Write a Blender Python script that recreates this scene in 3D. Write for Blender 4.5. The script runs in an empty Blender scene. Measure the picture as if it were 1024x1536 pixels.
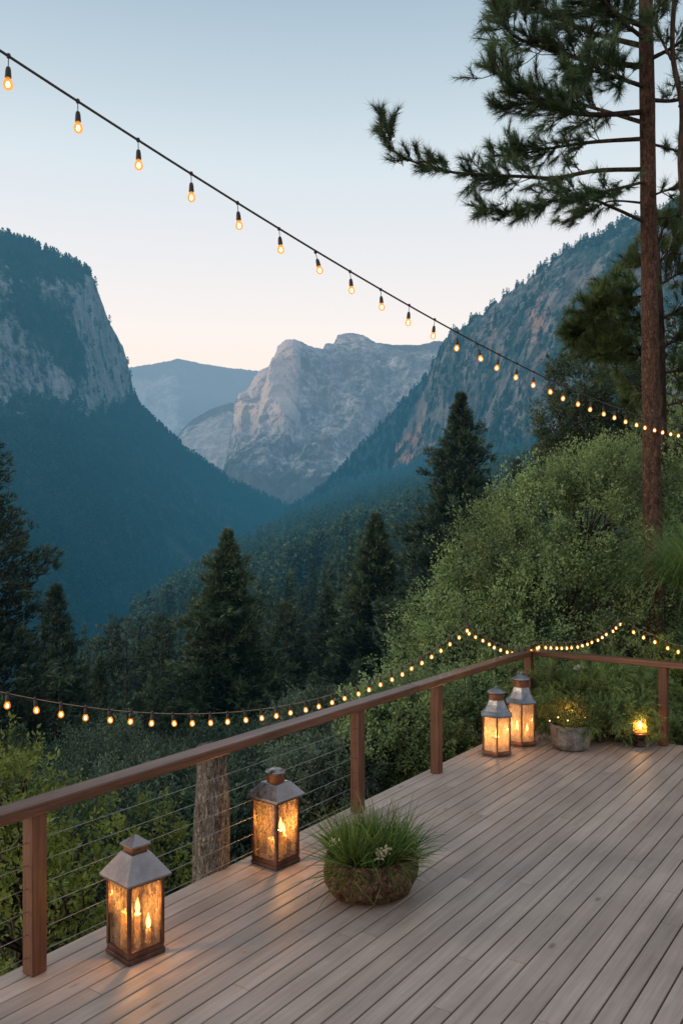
import bpy, math, random
import numpy as np
from mathutils import Vector

random.seed(7)
RNG = np.random.default_rng(11)
SC = bpy.context.scene
COL = SC.collection
PI = math.pi

# ------------------------------------------------------------------ frame of reference
CAM_H = 2.5          # camera height above the deck boards
F = 1280.0           # focal length measured in units of a 1024 wide picture
HOR = 790.0
def P(px, py, Z):
    """world point for a surveyed direction and distance"""
    return np.array([(px - 512.0) / F * Z, Z, CAM_H - (py - HOR) / F * Z])

CORNER = (2.34, 10.67)                     # deck corner post
EU = np.array([0.568, 0.823]); EV = np.array([0.823, -0.568])
THETA = math.atan2(EU[1], EU[0])

# ------------------------------------------------------------------ numpy noise
_perm = np.random.default_rng(3).permutation(256)
_perm = np.concatenate([_perm, _perm, _perm])
_grad = np.random.default_rng(4).normal(size=(256, 3)); _grad /= np.linalg.norm(_grad, axis=1)[:, None]
def perlin(p):
    p = np.asarray(p, float)
    i = np.floor(p).astype(int); f = p - i
    u = f * f * f * (f * (f * 6 - 15) + 10)
    i &= 255
    def g(dx, dy, dz):
        h = _perm[_perm[_perm[(i[..., 0] + dx) & 255] + ((i[..., 1] + dy) & 255)] + ((i[..., 2] + dz) & 255)]
        return (_grad[h] * (f - np.array([dx, dy, dz]))).sum(-1)
    def l(a, b, t): return a + (b - a) * t
    x0 = l(l(g(0,0,0), g(1,0,0), u[..., 0]), l(g(0,1,0), g(1,1,0), u[..., 0]), u[..., 1])
    x1 = l(l(g(0,0,1), g(1,0,1), u[..., 0]), l(g(0,1,1), g(1,1,1), u[..., 0]), u[..., 1])
    return l(x0, x1, u[..., 2]) * 1.5
def fbm(p, octv=5, gain=0.5, ridged=False):
    a = 1.0; s = 0; p = np.asarray(p, float).copy(); tot = 0
    for k in range(octv):
        n = perlin(p + 17.3 * k)
        s = s + a * ((1 - 2 * np.abs(n)) if ridged else n); tot += a
        a *= gain; p *= 2.03
    return s / tot
def smooth(a, b, x):
    t = np.clip((x - a) / (b - a), 0, 1); return t * t * (3 - 2 * t)

# ------------------------------------------------------------------ mesh building
class MB:
    def __init__(s): s.v = []; s.f = []; s.t = []; s.m = []; s.sm = []; s.n = 0
    def add(s, v, f, tint=None, mat=0, sm=False):
        v = np.asarray(v, float).reshape(-1, 3)
        if isinstance(f, np.ndarray): fl = [f]
        else:
            d = {}
            for q in f: d.setdefault(len(q), []).append(q)
            fl = [np.array(x) for x in d.values()]
        for x in fl:
            if len(x): s.f.append(x + s.n); s.m.append(mat); s.sm.append(sm)
        s.v.append(v); s.n += len(v)
        if tint is None: tint = np.full(len(v), 0.5)
        s.t.append(np.broadcast_to(np.asarray(tint, float), (len(v),)))
        return s
    def box(s, x0, x1, y0, y1, z0, z1, ch=0.0, **k):
        if ch <= 0:
            v = [(x, y, z) for z in (z0, z1) for y in (y0, y1) for x in (x0, x1)]
            return s.add(v, [(0,2,3,1),(4,5,7,6),(0,1,5,4),(2,6,7,3),(0,4,6,2),(1,3,7,5)], **k)
        def ring(z, e): return [(x0+e+c, y0+e, z) if False else p for c in (0,) for p in
            ((x0+e+ch,y0+e,z),(x1-e-ch,y0+e,z),(x1-e,y0+e+ch,z),(x1-e,y1-e-ch,z),(x1-e-ch,y1-e,z),(x0+e+ch,y1-e,z),(x0+e,y1-e-ch,z),(x0+e,y0+e+ch,z))]
        v = ring(z0, ch*.6) + ring(z0+ch, 0) + ring(z1-ch, 0) + ring(z1, ch*.6)
        f = [tuple(range(7, -1, -1)), tuple(range(24, 32))]
        for r in range(3):
            for i in range(8):
                j = (i+1) % 8; f.append((r*8+i, r*8+j, r*8+8+j, r*8+8+i))
        return s.add(v, f, **k)
    def build(s, name, mats, parent=None, loc=None, rotz=0.0):
        me = bpy.data.meshes.new(name)
        v = np.concatenate(s.v); me.vertices.add(len(v)); me.vertices.foreach_set('co', v.astype(np.float32).ravel())
        li = np.concatenate([x.ravel() for x in s.f]); tot = np.concatenate([np.full(len(x), x.shape[1]) for x in s.f])
        st = np.concatenate([[0], np.cumsum(tot)[:-1]])
        me.loops.add(len(li)); me.loops.foreach_set('vertex_index', li.astype(np.int32))
        me.polygons.add(len(tot)); me.polygons.foreach_set('loop_start', st.astype(np.int32))
        me.polygons.foreach_set('material_index', np.concatenate([np.full(len(x), m) for x, m in zip(s.f, s.m)]).astype(np.int32))
        me.polygons.foreach_set('use_smooth', np.concatenate([np.full(len(x), q) for x, q in zip(s.f, s.sm)]))
        me.update(calc_edges=True)
        a = me.attributes.new('tint', 'FLOAT', 'POINT'); a.data.foreach_set('value', np.concatenate(s.t).astype(np.float32))
        for m in (mats if isinstance(mats, (list, tuple)) else [mats]): me.materials.append(m)
        o = bpy.data.objects.new(name, me); COL.objects.link(o)
        if parent is not None: o.parent = parent
        if loc is not None: o.location = loc
        o.rotation_euler[2] = rotz
        return o

def tube(pts, rad, sides=8, cap=True, rough=0.0, seed=0, rfreq=6.0):
    pts = np.asarray(pts, float); n = len(pts)
    rad = np.broadcast_to(np.asarray(rad, float), (n,))
    tan = np.gradient(pts, axis=0); tan /= (np.linalg.norm(tan, axis=1)[:, None] + 1e-9)
    ref = np.array([0.0, 0, 1]) if abs(tan[:, 2]).mean() < 0.8 else np.array([1.0, 0, 0])
    v = []
    a = np.arange(sides) * 2 * PI / sides
    for i in range(n):
        u = np.cross(tan[i], ref); u /= np.linalg.norm(u) + 1e-9; w = np.cross(tan[i], u)
        v.append(pts[i] + rad[i] * (np.cos(a)[:, None] * u + np.sin(a)[:, None] * w))
    v = np.array(v)
    if rough > 0:
        c = pts[:, None, :]; d = v - c
        nz = fbm(v * np.array([rfreq, rfreq, rfreq * .3]) + seed, 3)
        v = c + d * (1 + rough * nz[..., None])
    v = v.reshape(-1, 3)
    i, j = np.meshgrid(np.arange(n - 1), np.arange(sides), indexing='ij')
    f = np.stack([i*sides+j, i*sides+(j+1) % sides, (i+1)*sides+(j+1) % sides, (i+1)*sides+j], -1).reshape(-1, 4)
    fl = [tuple(x) for x in f]
    if cap: fl += [tuple(range(sides-1, -1, -1)), tuple(range((n-1)*sides, n*sides))]
    return v, fl
def lathe(prof, sides=24, cap0=True, cap1=True, start=0.0):
    prof = np.asarray(prof, float); n = len(prof); a = start + np.arange(sides) * 2 * PI / sides
    v = np.stack([prof[:, None, 0]*np.cos(a), prof[:, None, 0]*np.sin(a), np.broadcast_to(prof[:, None, 1], (n, sides))], -1).reshape(-1, 3)
    fl = []
    for i in range(n-1):
        for j in range(sides):
            k = (j+1) % sides; fl.append((i*sides+j, i*sides+k, (i+1)*sides+k, (i+1)*sides+j))
    if cap0: fl.append(tuple(range(sides-1, -1, -1)))
    if cap1: fl.append(tuple(range((n-1)*sides, n*sides)))
    return v, fl
def spline(pts, n):
    pts = np.asarray(pts, float); m = len(pts)
    if m == 2: return pts[0] + (pts[1]-pts[0]) * np.linspace(0, 1, n)[:, None]
    q = np.vstack([2*pts[0]-pts[1], pts, 2*pts[-1]-pts[-2]])
    out = []
    for t in np.linspace(0, m-1-1e-6, n):
        i = int(t); u = t-i; p0, p1, p2, p3 = q[i:i+4]
        out.append(.5*((2*p1)+(-p0+p2)*u+(2*p0-5*p1+4*p2-p3)*u*u+(-p0+3*p1-3*p2+p3)*u**3))
    return np.array(out)
def norm(v): return v / (np.linalg.norm(v, axis=-1, keepdims=True) + 1e-9)
def leaf_tris(p, d, ln, w, rng):
    """pointed needles / sprays, one triangle each"""
    d = norm(d); s = norm(np.cross(d, rng.normal(size=d.shape)))
    ln = np.broadcast_to(ln, (len(p),))[:, None]; w = np.broadcast_to(w, (len(p),))[:, None]
    v = np.stack([p - s*w/2, p + s*w/2, p + d*ln], 1).reshape(-1, 3)
    return v, np.arange(len(p)*3).reshape(-1, 3)
def leaf_quads(p, d, ln, w, rng, nrm=None):
    """little folded diamond leaves"""
    d = norm(d)
    if nrm is None: nrm = rng.normal(size=d.shape)
    s = norm(np.cross(d, nrm)); up = np.cross(s, d)
    ln = np.broadcast_to(ln, (len(p),))[:, None]; w = np.broadcast_to(w, (len(p),))[:, None]
    m = p + d*ln*.45
    v = np.stack([p, m + s*w/2 + up*w*.15, p + d*ln, m - s*w/2 + up*w*.15], 1).reshape(-1, 3)
    return v, np.arange(len(p)*4).reshape(-1, 4)

# ------------------------------------------------------------------ object helpers
def tag(o, label=None, cat=None, group=None, kind=None):
    if label: o['label'] = label
    if cat: o['category'] = cat
    if group: o['group'] = group
    if kind: o['kind'] = kind
    return o
def thing(name, label, cat, loc=(0, 0, 0), rotz=0.0, group=None):
    o = bpy.data.objects.new(name, None); COL.objects.link(o)
    o.location = loc; o.rotation_euler = (0, 0, rotz); o.empty_display_size = .1
    return tag(o, label, cat, group)
def copy_tree(o, parent=None):
    c = o.copy(); COL.objects.link(c); c.parent = parent
    for ch in list(o.children): copy_tree(ch, c)
    return c

# ------------------------------------------------------------------ materials
class NT:
    def __init__(s, name):
        s.m = bpy.data.materials.new(name); s.m.use_nodes = True; s.t = s.m.node_tree; s.t.nodes.clear()
        s.out = s.t.nodes.new('ShaderNodeOutputMaterial')
    def n(s, typ, ins=None, **props):
        nd = s.t.nodes.new('ShaderNode' + typ)
        for k, v in props.items(): setattr(nd, k, v)
        for k, v in (ins or {}).items():
            if hasattr(v, 'is_output'): s.t.links.new(v, nd.inputs[k])
            else: nd.inputs[k].default_value = v
        return nd
    def coord(s, scale=(1, 1, 1), kind='Object', rot=(0, 0, 0)):
        c = s.n('TexCoord'); mp = s.n('Mapping', {'Vector': c.outputs[kind], 'Scale': scale, 'Rotation': rot}); return mp.outputs[0]
    def pos(s, scale=(1, 1, 1)):
        c = s.n('NewGeometry'); mp = s.n('Mapping', {'Vector': c.outputs['Position'], 'Scale': scale}); return mp.outputs[0]
    def noise(s, vec, scale, detail=4, rough=.55, dist=0):
        return s.n('TexNoise', {'Vector': vec, 'Scale': scale, 'Detail': detail, 'Roughness': rough, 'Distortion': dist}).outputs['Fac']
    def ramp(s, fac, stops, interp='LINEAR'):
        nd = s.n('ValToRGB', {'Fac': fac}); r = nd.color_ramp; r.interpolation = interp
        while len(r.elements) < len(stops): r.elements.new(.5)
        for e, (p, c) in zip(r.elements, stops):
            e.position = p; e.color = (c, c, c, 1) if isinstance(c, (int, float)) else (*c, 1)
        return nd.outputs['Color']
    def mix(s, fac, a, b, mode='MIX'):
        nd = s.t.nodes.new('ShaderNodeMix'); nd.data_type = 'RGBA'; nd.blend_type = mode
        for sock, v in ((nd.inputs[0], fac), (nd.inputs[6], a), (nd.inputs[7], b)):
            if hasattr(v, 'is_output'): s.t.links.new(v, sock)
            else: sock.default_value = v if isinstance(v, (int, float)) else (*v, 1)
        return nd.outputs[2]
    def math(s, op, a, b=0.0, c=0.0, clamp=False):
        return s.n('Math', {0: a, 1: b, 2: c}, operation=op, use_clamp=clamp).outputs[0]
    def attr(s, name='tint'): return s.n('Attribute', attribute_name=name).outputs['Fac']
    def bump(s, h, strength=.3, dist=.02): return s.n('Bump', {'Height': h, 'Strength': strength, 'Distance': dist}).outputs[0]
    def pr(s, color, rough=.5, normal=None, metal=0.0, spec=.5, **k):
        ins = {'Base Color': color if hasattr(color, 'is_output') else (*color, 1), 'Roughness': rough, 'Metallic': metal, 'Specular IOR Level': spec}
        if normal is not None: ins['Normal'] = normal
        ins.update(k); return s.n('BsdfPrincipled', ins).outputs[0]
    def mixs(s, fac, a, b):
        return s.n('MixShader', {0: fac, 1: a, 2: b}).outputs[0]
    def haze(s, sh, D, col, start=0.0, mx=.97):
        """aerial perspective: blue haze painted into the surface shader, stronger with distance from the deck"""
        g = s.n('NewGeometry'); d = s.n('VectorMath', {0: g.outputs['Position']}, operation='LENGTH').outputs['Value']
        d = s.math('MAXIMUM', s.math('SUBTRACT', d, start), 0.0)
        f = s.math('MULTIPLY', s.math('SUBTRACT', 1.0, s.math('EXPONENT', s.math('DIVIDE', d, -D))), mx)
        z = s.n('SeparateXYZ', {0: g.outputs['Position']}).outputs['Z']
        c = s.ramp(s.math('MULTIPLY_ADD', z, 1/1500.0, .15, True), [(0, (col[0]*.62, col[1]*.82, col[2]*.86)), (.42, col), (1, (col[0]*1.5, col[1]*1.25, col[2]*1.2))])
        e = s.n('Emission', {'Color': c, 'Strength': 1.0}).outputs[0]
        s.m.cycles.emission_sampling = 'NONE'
        return s.mixs(f, sh, e)  # haze is painted on as emission, no air volume is built
    def done(s, sh): s.t.links.new(sh, s.out.inputs['Surface']); return s.m

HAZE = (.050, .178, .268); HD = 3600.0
def m_foliage(name, dark, lite, trans=.25, haze=False, rough=.55, nscale=.7, warm=None, spec=.3):
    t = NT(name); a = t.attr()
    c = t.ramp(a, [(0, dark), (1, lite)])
    nz = t.noise(t.pos(), nscale, 3)
    c = t.mix(1.0, c, t.ramp(nz, [(.3, .55), (.7, 1.35)]), 'MULTIPLY')
    if warm: c = t.mix(t.ramp(t.noise(t.pos(), nscale*2.3, 2), [(.55, 0.0), (.72, .8)]), c, warm)
    sh = t.mixs(trans, t.pr(c, rough, spec=spec), t.n('BsdfTranslucent', {'Color': c}).outputs[0])
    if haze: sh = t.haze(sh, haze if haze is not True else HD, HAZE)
    return t.done(sh)
def m_bark(name, c0, c1, scale=8, haze=False, bump=.8, vert=.2):
    t = NT(name); v = t.coord((1, 1, vert))
    wob = t.n('TexNoise', {'Vector': v, 'Scale': scale*1.3, 'Detail': 4}).outputs['Color']
    v = t.mix(.12, v, wob, 'ADD')
    n1 = t.noise(v, scale, 6, .65); vo = t.n('TexVoronoi', {'Vector': v, 'Scale': scale*1.6, 'Randomness': 1.0}, feature='DISTANCE_TO_EDGE').outputs[0]
    cr = t.ramp(vo, [(0, 0.0), (.18, 1.0)])
    h = t.mix(.5, t.ramp(n1, [(.3, 0.0), (.7, 1.0)]), cr)
    c = t.mix(t.ramp(n1, [(.35, 0.0), (.65, 1.0)]), c0, c1)
    c = t.mix(1.0, c, t.ramp(vo, [(0, .5), (.16, 1.0)]), 'MULTIPLY')
    sh = t.pr(c, .9, t.bump(h, bump, .03), spec=.15)
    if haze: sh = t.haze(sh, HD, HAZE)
    return t.done(sh)
def m_wood(name, c0, c1, axis=0, rough=.5, gap=False, dirt=.3):
    """sawn timber with grain running along one axis of the object"""
    t = NT(name); sc = [28, 28, 28]; sc[axis] = 1.1
    r = t.attr()
    tc = t.n('TexCoord').outputs['Object']
    off = t.n('CombineXYZ', {0: t.math('MULTIPLY', r, 37.0), 1: t.math('MULTIPLY', r, 91.0), 2: t.math('MULTIPLY', r, 53.0)}).outputs[0]
    v0 = t.n('VectorMath', {0: tc, 1: off}, operation='ADD').outputs[0]
    v = t.n('Mapping', {'Vector': v0, 'Scale': sc}).outputs[0]
    g = t.noise(v, 1.6, 6, .65, .6)
    sc2 = [7, 7, 7]; sc2[axis] = .5
    g2 = t.noise(t.n('Mapping', {'Vector': v0, 'Scale': sc2}).outputs[0], 1.0, 4, .6, 1.2)
    c = t.mix(t.ramp(g, [(.32, 0.0), (.68, 1.0)]), c0, c1)
    c = t.mix(1.0, c, t.ramp(g2, [(.3, .90), (.7, 1.09)]), 'MULTIPLY')
    c = t.mix(1.0, c, t.ramp(r, [(0, .86), (1, 1.12)]), 'MULTIPLY')
    blot = t.noise(t.n('Mapping', {'Vector': tc, 'Scale': (1, 1, 1)}).outputs[0], 1.3, 5, .6)
    c = t.mix(1.0, c, t.ramp(blot, [(.35, 1-dirt), (.62, 1.06)]), 'MULTIPLY')
    if gap:  # knots
        sk = [5.5, 5.5, 5.5]; sk[axis] = 2.2
        vo = t.n('TexVoronoi', {'Vector': t.n('Mapping', {'Vector': v0, 'Scale': sk}).outputs[0], 'Scale': .62, 'Randomness': 1.0}).outputs['Distance']
        c = t.mix(t.ramp(vo, [(.02, .8), (.075, 0.0)]), c, (c0[0]*.4, c0[1]*.34, c0[2]*.3))
    rr = t.ramp(g2, [(.3, rough+.12), (.7, rough-.08)])
    return t.done(t.pr(c, rr, t.bump(g, .25, .004), spec=.4))
def m_metal(name, c0, c1, rough=.45, scale=9, metal=.6):
    t = NT(name); v = t.coord(); n1 = t.noise(v, scale, 5, .65); n2 = t.noise(v, scale*6, 3)
    c = t.mix(t.ramp(n1, [(.38, 0.0), (.66, 1.0)]), c0, c1)
    return t.done(t.pr(c, t.ramp(n2, [(.3, rough-.1), (.7, rough+.2)]), t.bump(n2, .12, .004), metal=metal))
def m_emit(name, col, strength, sampling='AUTO'):
    t = NT(name); m = t.done(t.n('Emission', {'Color': (*col, 1), 'Strength': strength}).outputs[0]); m.cycles.emission_sampling = sampling; return m

M = {}
M['deck'] = m_wood('deck_wood', (.345, .258, .21), (.45, .345, .285), 0, .5, True, .18)
M['rail_x'] = m_wood('rail_wood', (.075, .028, .016), (.205, .09, .052), 0, .38)
M['rail_y'] = m_wood('rail_wood_cross', (.075, .028, .016), (.205, .09, .052), 1, .38)
M['post'] = m_wood('post_wood', (.062, .024, .013), (.185, .076, .04), 2, .6)
M['cable'] = m_metal('steel_cable', (.34, .34, .32), (.2, .2, .2), .45, 20, .6)
M['joist'] = m_wood('joist_wood', (.05, .035, .025), (.08, .06, .04), 1, .8)
M['bark_grey'] = m_bark('weathered_grey_bark', (.10, .088, .078), (.42, .385, .345), 26, vert=.22, bump=1.0)
M['bark_red'] = m_bark('red_pine_bark', (.045, .028, .021), (.15, .09, .068), 15, vert=.45)
M['bark_dark'] = m_bark('dark_bark', (.03, .022, .018), (.075, .055, .042), 9)
M['bark_far'] = m_bark('far_bark', (.04, .03, .025), (.13, .10, .085), 4, haze=True)
M['needle'] = m_foliage('pine_needles', (.014, .04, .024), (.11, .185, .085), .22, nscale=1.2)
M['needle_y'] = m_foliage('young_pine_needles', (.02, .05, .022), (.12, .185, .065), .2, nscale=1.5)
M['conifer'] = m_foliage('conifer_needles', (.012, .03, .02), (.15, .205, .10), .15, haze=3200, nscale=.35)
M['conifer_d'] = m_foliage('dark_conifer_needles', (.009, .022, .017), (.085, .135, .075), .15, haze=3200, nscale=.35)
M['forest'] = m_foliage('forest_needles', (.009, .03, .022), (.13, .21, .12), .1, haze=1900, nscale=.05)
M['farforest'] = m_foliage('distant_forest_needles', (.012, .034, .03), (.055, .095, .07), .0, haze=HD, nscale=.02)
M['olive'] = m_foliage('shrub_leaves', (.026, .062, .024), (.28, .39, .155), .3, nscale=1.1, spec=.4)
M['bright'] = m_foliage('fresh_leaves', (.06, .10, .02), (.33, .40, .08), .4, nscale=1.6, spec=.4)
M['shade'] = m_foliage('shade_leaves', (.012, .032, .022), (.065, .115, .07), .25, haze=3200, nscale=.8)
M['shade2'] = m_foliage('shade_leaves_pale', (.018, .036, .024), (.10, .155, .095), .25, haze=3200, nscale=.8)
M['shade_l'] = m_foliage('dark_tree_leaves', (.022, .042, .022), (.10, .145, .07), .25, haze=3200, nscale=.9)
M['sage'] = m_foliage('sage_leaves', (.045, .075, .05), (.14, .20, .14), .3, nscale=1.3)
M['wispy'] = m_foliage('wispy_needles', (.06, .10, .036), (.34, .46, .16), .35, nscale=2)
M['grass'] = m_foliage('grass_blades', (.025, .06, .010), (.17, .27, .05), .3, nscale=5)
M['grass2'] = m_foliage('drooping_leaves', (.05, .10, .03), (.22, .36, .11), .35, nscale=3)
M['twig_pale'] = m_bark('pale_twigs', (.14, .11, .08), (.30, .25, .19), 30)
M['drygrass'] = m_foliage('dry_blades', (.16, .12, .05), (.36, .28, .13), .3, nscale=5)
M['soil'] = m_bark('soil', (.02, .014, .01), (.06, .04, .03), 30)
M['bowl'] = m_bark('rough_wooden_bowl', (.06, .032, .018), (.25, .15, .09), 16, vert=.8, bump=.9)
def m_stone(name, c0, c1, scale):
    t = NT(name); v = t.coord(); n1 = t.noise(v, scale, 6, .7); n2 = t.noise(v, scale*5, 4, .7)
    c = t.mix(t.ramp(n1, [(.35, 0.0), (.62, 1.0)]), c0, c1); c = t.mix(1.0, c, t.ramp(n2, [(.3, .6), (.7, 1.25)]), 'MULTIPLY')
    return t.done(t.pr(c, .85, t.bump(n2, .5, .02), spec=.2))
M['stone'] = m_stone('grey_stone', (.11, .10, .09), (.26, .25, .24), 9)
M['white'] = m_stone('pale_enamel', (.5, .5, .5), (.62, .61, .6), 4)
M['lan_roof'] = m_metal('lantern_roof_metal', (.26, .21, .20), (.38, .32, .31), .27, 5, .92)
M['lan_frame'] = m_metal('lantern_frame_metal', (.06, .028, .02), (.13, .06, .04), .5, 14, .5)
M['lan_copper'] = m_metal('lantern_copper', (.16, .06, .03), (.32, .13, .06), .42, 12, .7)
M['lan_zinc'] = m_metal('lantern_zinc', (.15, .16, .18), (.33, .34, .36), .40, 9, .7)
M['lan_rust'] = m_metal('lantern_rust', (.11, .045, .025), (.24, .11, .06), .6, 12, .4)
def m_glass(name, lo, hi, op_lo, op_hi, scale=30, vert=.12, spk=.5, tl=.3):
    """old seeded lantern glass: amber film in vertical streaks, clear between"""
    t = NT(name); v = t.coord((1, 1, vert))
    n1 = t.noise(v, scale, 5, .7, .8); n2 = t.noise(t.coord((1, 1, .55)), scale*2.6, 5, .75, 1.5)
    k = t.mix(spk, t.ramp(n1, [(.43, 0.0), (.57, 1.0)]), t.ramp(n2, [(.42, 0.0), (.56, 1.0)]))
    c = t.mix(k, lo, hi)
    film = t.mixs(tl, t.pr(c, .3, spec=.4), t.n('BsdfTranslucent', {'Color': c}).outputs[0])
    clear = t.n('BsdfTransparent', {'Color': (.95, .86, .70, 1)}).outputs[0]
    op = t.ramp(n2, [(.35, op_hi), (.65, op_lo)])
    base = t.mixs(op, clear, film)
    g = t.n('BsdfGlossy', {'Color': (.9, .9, .95, 1), 'Roughness': .08}).outputs[0]
    return t.done(t.mixs(.05, base, g))
M['glass_streak'] = m_glass('streaked_amber_glass', (.018, .012, .008), (.42, .31, .2), .16, .78, 20, .08, .45, .05)
M['glass_frost'] = m_glass('frosted_amber_glass', (.34, .24, .14), (.80, .66, .48), .35, .8, 22, .5, .6, .14)
M['glass_jar'] = m_glass('amber_jar_glass', (.8, .35, .08), (.95, .55, .2), .3, .5, 12, 1, .5)
def m_wax():
    t = NT('candle_wax'); n1 = t.noise(t.coord(), 20, 3)
    c = t.mix(n1, (.80, .52, .24), (.88, .66, .38))
    sh = t.pr(c, .45, **{'Subsurface Weight': .3, 'Subsurface Radius': (.03, .012, .004), 'Subsurface Scale': 1.0})
    return t.done(t.mixs(.08, sh, t.n('Emission', {'Color': (1, .45, .1, 1), 'Strength': 6.0}).outputs[0]))
M['wax'] = m_wax(); M['wax'].cycles.emission_sampling = 'NONE'
def m_flame():
    t = NT('candle_flame'); a = t.n('AddShader', {0: t.n('BsdfTransparent', {'Color': (1, 1, 1, 1)}).outputs[0], 1: t.n('Emission', {'Color': (1, .55, .17, 1), 'Strength': 13.0}).outputs[0]}).outputs[0]
    m = t.done(a); m.cycles.emission_sampling = 'NONE'; return m
M['flame'] = m_flame()
M['wick'] = m_metal('wick', (.02, .02, .02), (.03, .03, .03), .8, 9, 0)
M['core'] = m_emit('bulb_filament', (1, .66, .30), 34)
def m_bulb():
    t = NT('bulb_glass'); 
    tr = t.n('BsdfTransparent', {'Color': (1, .9, .75, 1)}).outputs[0]
    e = t.n('Emission', {'Color': (1, .33, .035, 1), 'Strength': 1.45}).outputs[0]
    m = t.done(t.mixs(.55, tr, e)); m.cycles.emission_sampling = 'NONE'; return m
M['bulb'] = m_bulb()
M['socket'] = m_metal('black_socket', (.016, .012, .013), (.03, .022, .022), .5, 20, .1)
M['wire'] = m_metal('dark_wire', (.025, .018, .02), (.045, .035, .035), .6, 20, 0)
M['wire_tan'] = m_metal('tan_wire', (.22, .16, .11), (.3, .22, .16), .6, 20, 0)

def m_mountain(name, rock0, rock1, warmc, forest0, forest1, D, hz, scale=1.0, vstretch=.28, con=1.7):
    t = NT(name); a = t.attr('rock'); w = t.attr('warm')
    pv = t.pos((1, 1, vstretch)); pi_ = t.pos()
    n1 = t.noise(pv, .022*scale, 6, .62, .5); n2 = t.noise(pi_, .06*scale, 5, .7); n3 = t.noise(pi_, .012*scale, 4, .6)
    rk = t.mix(t.ramp(n1, [(.3, 0.0), (.7, 1.0)]), rock0, rock1)
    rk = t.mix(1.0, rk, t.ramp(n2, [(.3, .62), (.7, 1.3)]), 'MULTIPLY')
    rk = t.mix(w, rk, warmc)  # low sun glow painted over the rock colour where warm is set
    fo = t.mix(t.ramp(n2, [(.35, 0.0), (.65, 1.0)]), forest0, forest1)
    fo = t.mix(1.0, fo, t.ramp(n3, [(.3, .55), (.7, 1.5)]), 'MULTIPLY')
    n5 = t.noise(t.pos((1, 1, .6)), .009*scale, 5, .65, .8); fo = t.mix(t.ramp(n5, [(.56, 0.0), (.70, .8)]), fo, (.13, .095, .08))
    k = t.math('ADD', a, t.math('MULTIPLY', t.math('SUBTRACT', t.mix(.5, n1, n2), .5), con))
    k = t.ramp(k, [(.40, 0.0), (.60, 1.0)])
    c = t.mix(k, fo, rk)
    h = t.mix(.5, n1, n2)
    sh = t.pr(c, .95, t.bump(h, .8, 14/scale), spec=.05)
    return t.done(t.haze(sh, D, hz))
ROCKA = ((.13, .135, .145), (.43, .43, .45), (.5, .36, .3))
M['mt_left'] = m_mountain('left_cliff_rock', *ROCKA, (.02, .036, .034), (.045, .07, .06), HD, HAZE)
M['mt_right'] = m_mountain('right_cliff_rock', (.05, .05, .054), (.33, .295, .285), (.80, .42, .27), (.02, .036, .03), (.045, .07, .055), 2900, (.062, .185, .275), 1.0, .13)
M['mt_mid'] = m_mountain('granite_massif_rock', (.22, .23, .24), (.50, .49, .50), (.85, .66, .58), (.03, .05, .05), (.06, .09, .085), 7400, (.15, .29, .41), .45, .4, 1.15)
M['mt_far'] = m_mountain('far_plateau_rock', (.20, .21, .22), (.42, .41, .42), (.5, .42, .38), (.03, .05, .05), (.06, .09, .085), 5000, (.16, .30, .415), .35, .5, 1.15)
def m_ground():
    t = NT('forest_floor'); n = t.noise(t.pos(), .35, 6, .65); n2 = t.noise(t.pos(), .03, 4)
    c = t.mix(t.ramp(n, [(.35, 0.0), (.65, 1.0)]), (.012, .022, .014), (.045, .06, .035))
    c = t.mix(1.0, c, t.ramp(n2, [(.3, .6), (.7, 1.4)]), 'MULTIPLY')
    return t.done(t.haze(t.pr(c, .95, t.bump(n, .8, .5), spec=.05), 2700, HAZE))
M['ground'] = m_ground()

# ------------------------------------------------------------------ terrain
def ip(tab, x): return np.interp(x, [a for a, b in tab], [b for a, b in tab])
XE = [(-20, -4), (0, -5), (10, -7), (30, -14), (60, -24), (150, -50), (400, -78), (700, -92), (1300, -60), (2000, 60), (3000, 250), (9000, 900)]
GB = [(-20, -4), (0, -5), (8, -5.5), (15, -8.5), (30, -16), (60, -25), (150, -38), (400, -42), (700, -30), (1300, 18), (2000, 120), (3000, 200), (9000, 250)]
GS = [(-20, .25), (0, .28), (15, .42), (60, .42), (400, .34), (2000, .22), (9000, .05)]
VF = [(-20, -8), (10, -12), (30, -22), (100, -62), (300, -115), (1000, -170), (3000, -120), (9000, 0)]
def ground_z(X, Y):
    X = np.asarray(X, float); Y = np.asarray(Y, float)
    d = X - ip(XE, Y); b = ip(GB, Y)
    g = np.where(d > 0, b + ip(GS, Y) * d, np.maximum(b + .6 * d, ip(VF, Y)))
    near = smooth(26, 14, Y)
    g = g * (1-near) + np.minimum(g, -1.3) * near
    p = np.stack([X, Y, np.zeros_like(X)], -1)
    return g + fbm(p / 60.0, 4) * np.clip(Y / 40, .2, 8) * smooth(5, 40, Y)
def build_ground():
    ys = np.concatenate([np.linspace(-14, 14, 20), np.geomspace(15, 9000, 170)])
    fs = np.linspace(-1, 1, 150)
    Yg = np.repeat(ys[:, None], 150, 1); Xg = fs[None, :] * (np.abs(Yg) * .95 + 26)
    Zg = ground_z(Xg, Yg)
    v = np.stack([Xg, Yg, Zg], -1).reshape(-1, 3); n, m = Yg.shape
    i, j = np.meshgrid(np.arange(n-1), np.arange(m-1), indexing='ij')
    f = np.stack([i*m+j, i*m+j+1, (i+1)*m+j+1, (i+1)*m+j], -1).reshape(-1, 4)
    b = MB().add(v, f, sm=True)
    return tag(b.build('ground', M['ground']), kind='structure')
build_ground()

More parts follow.
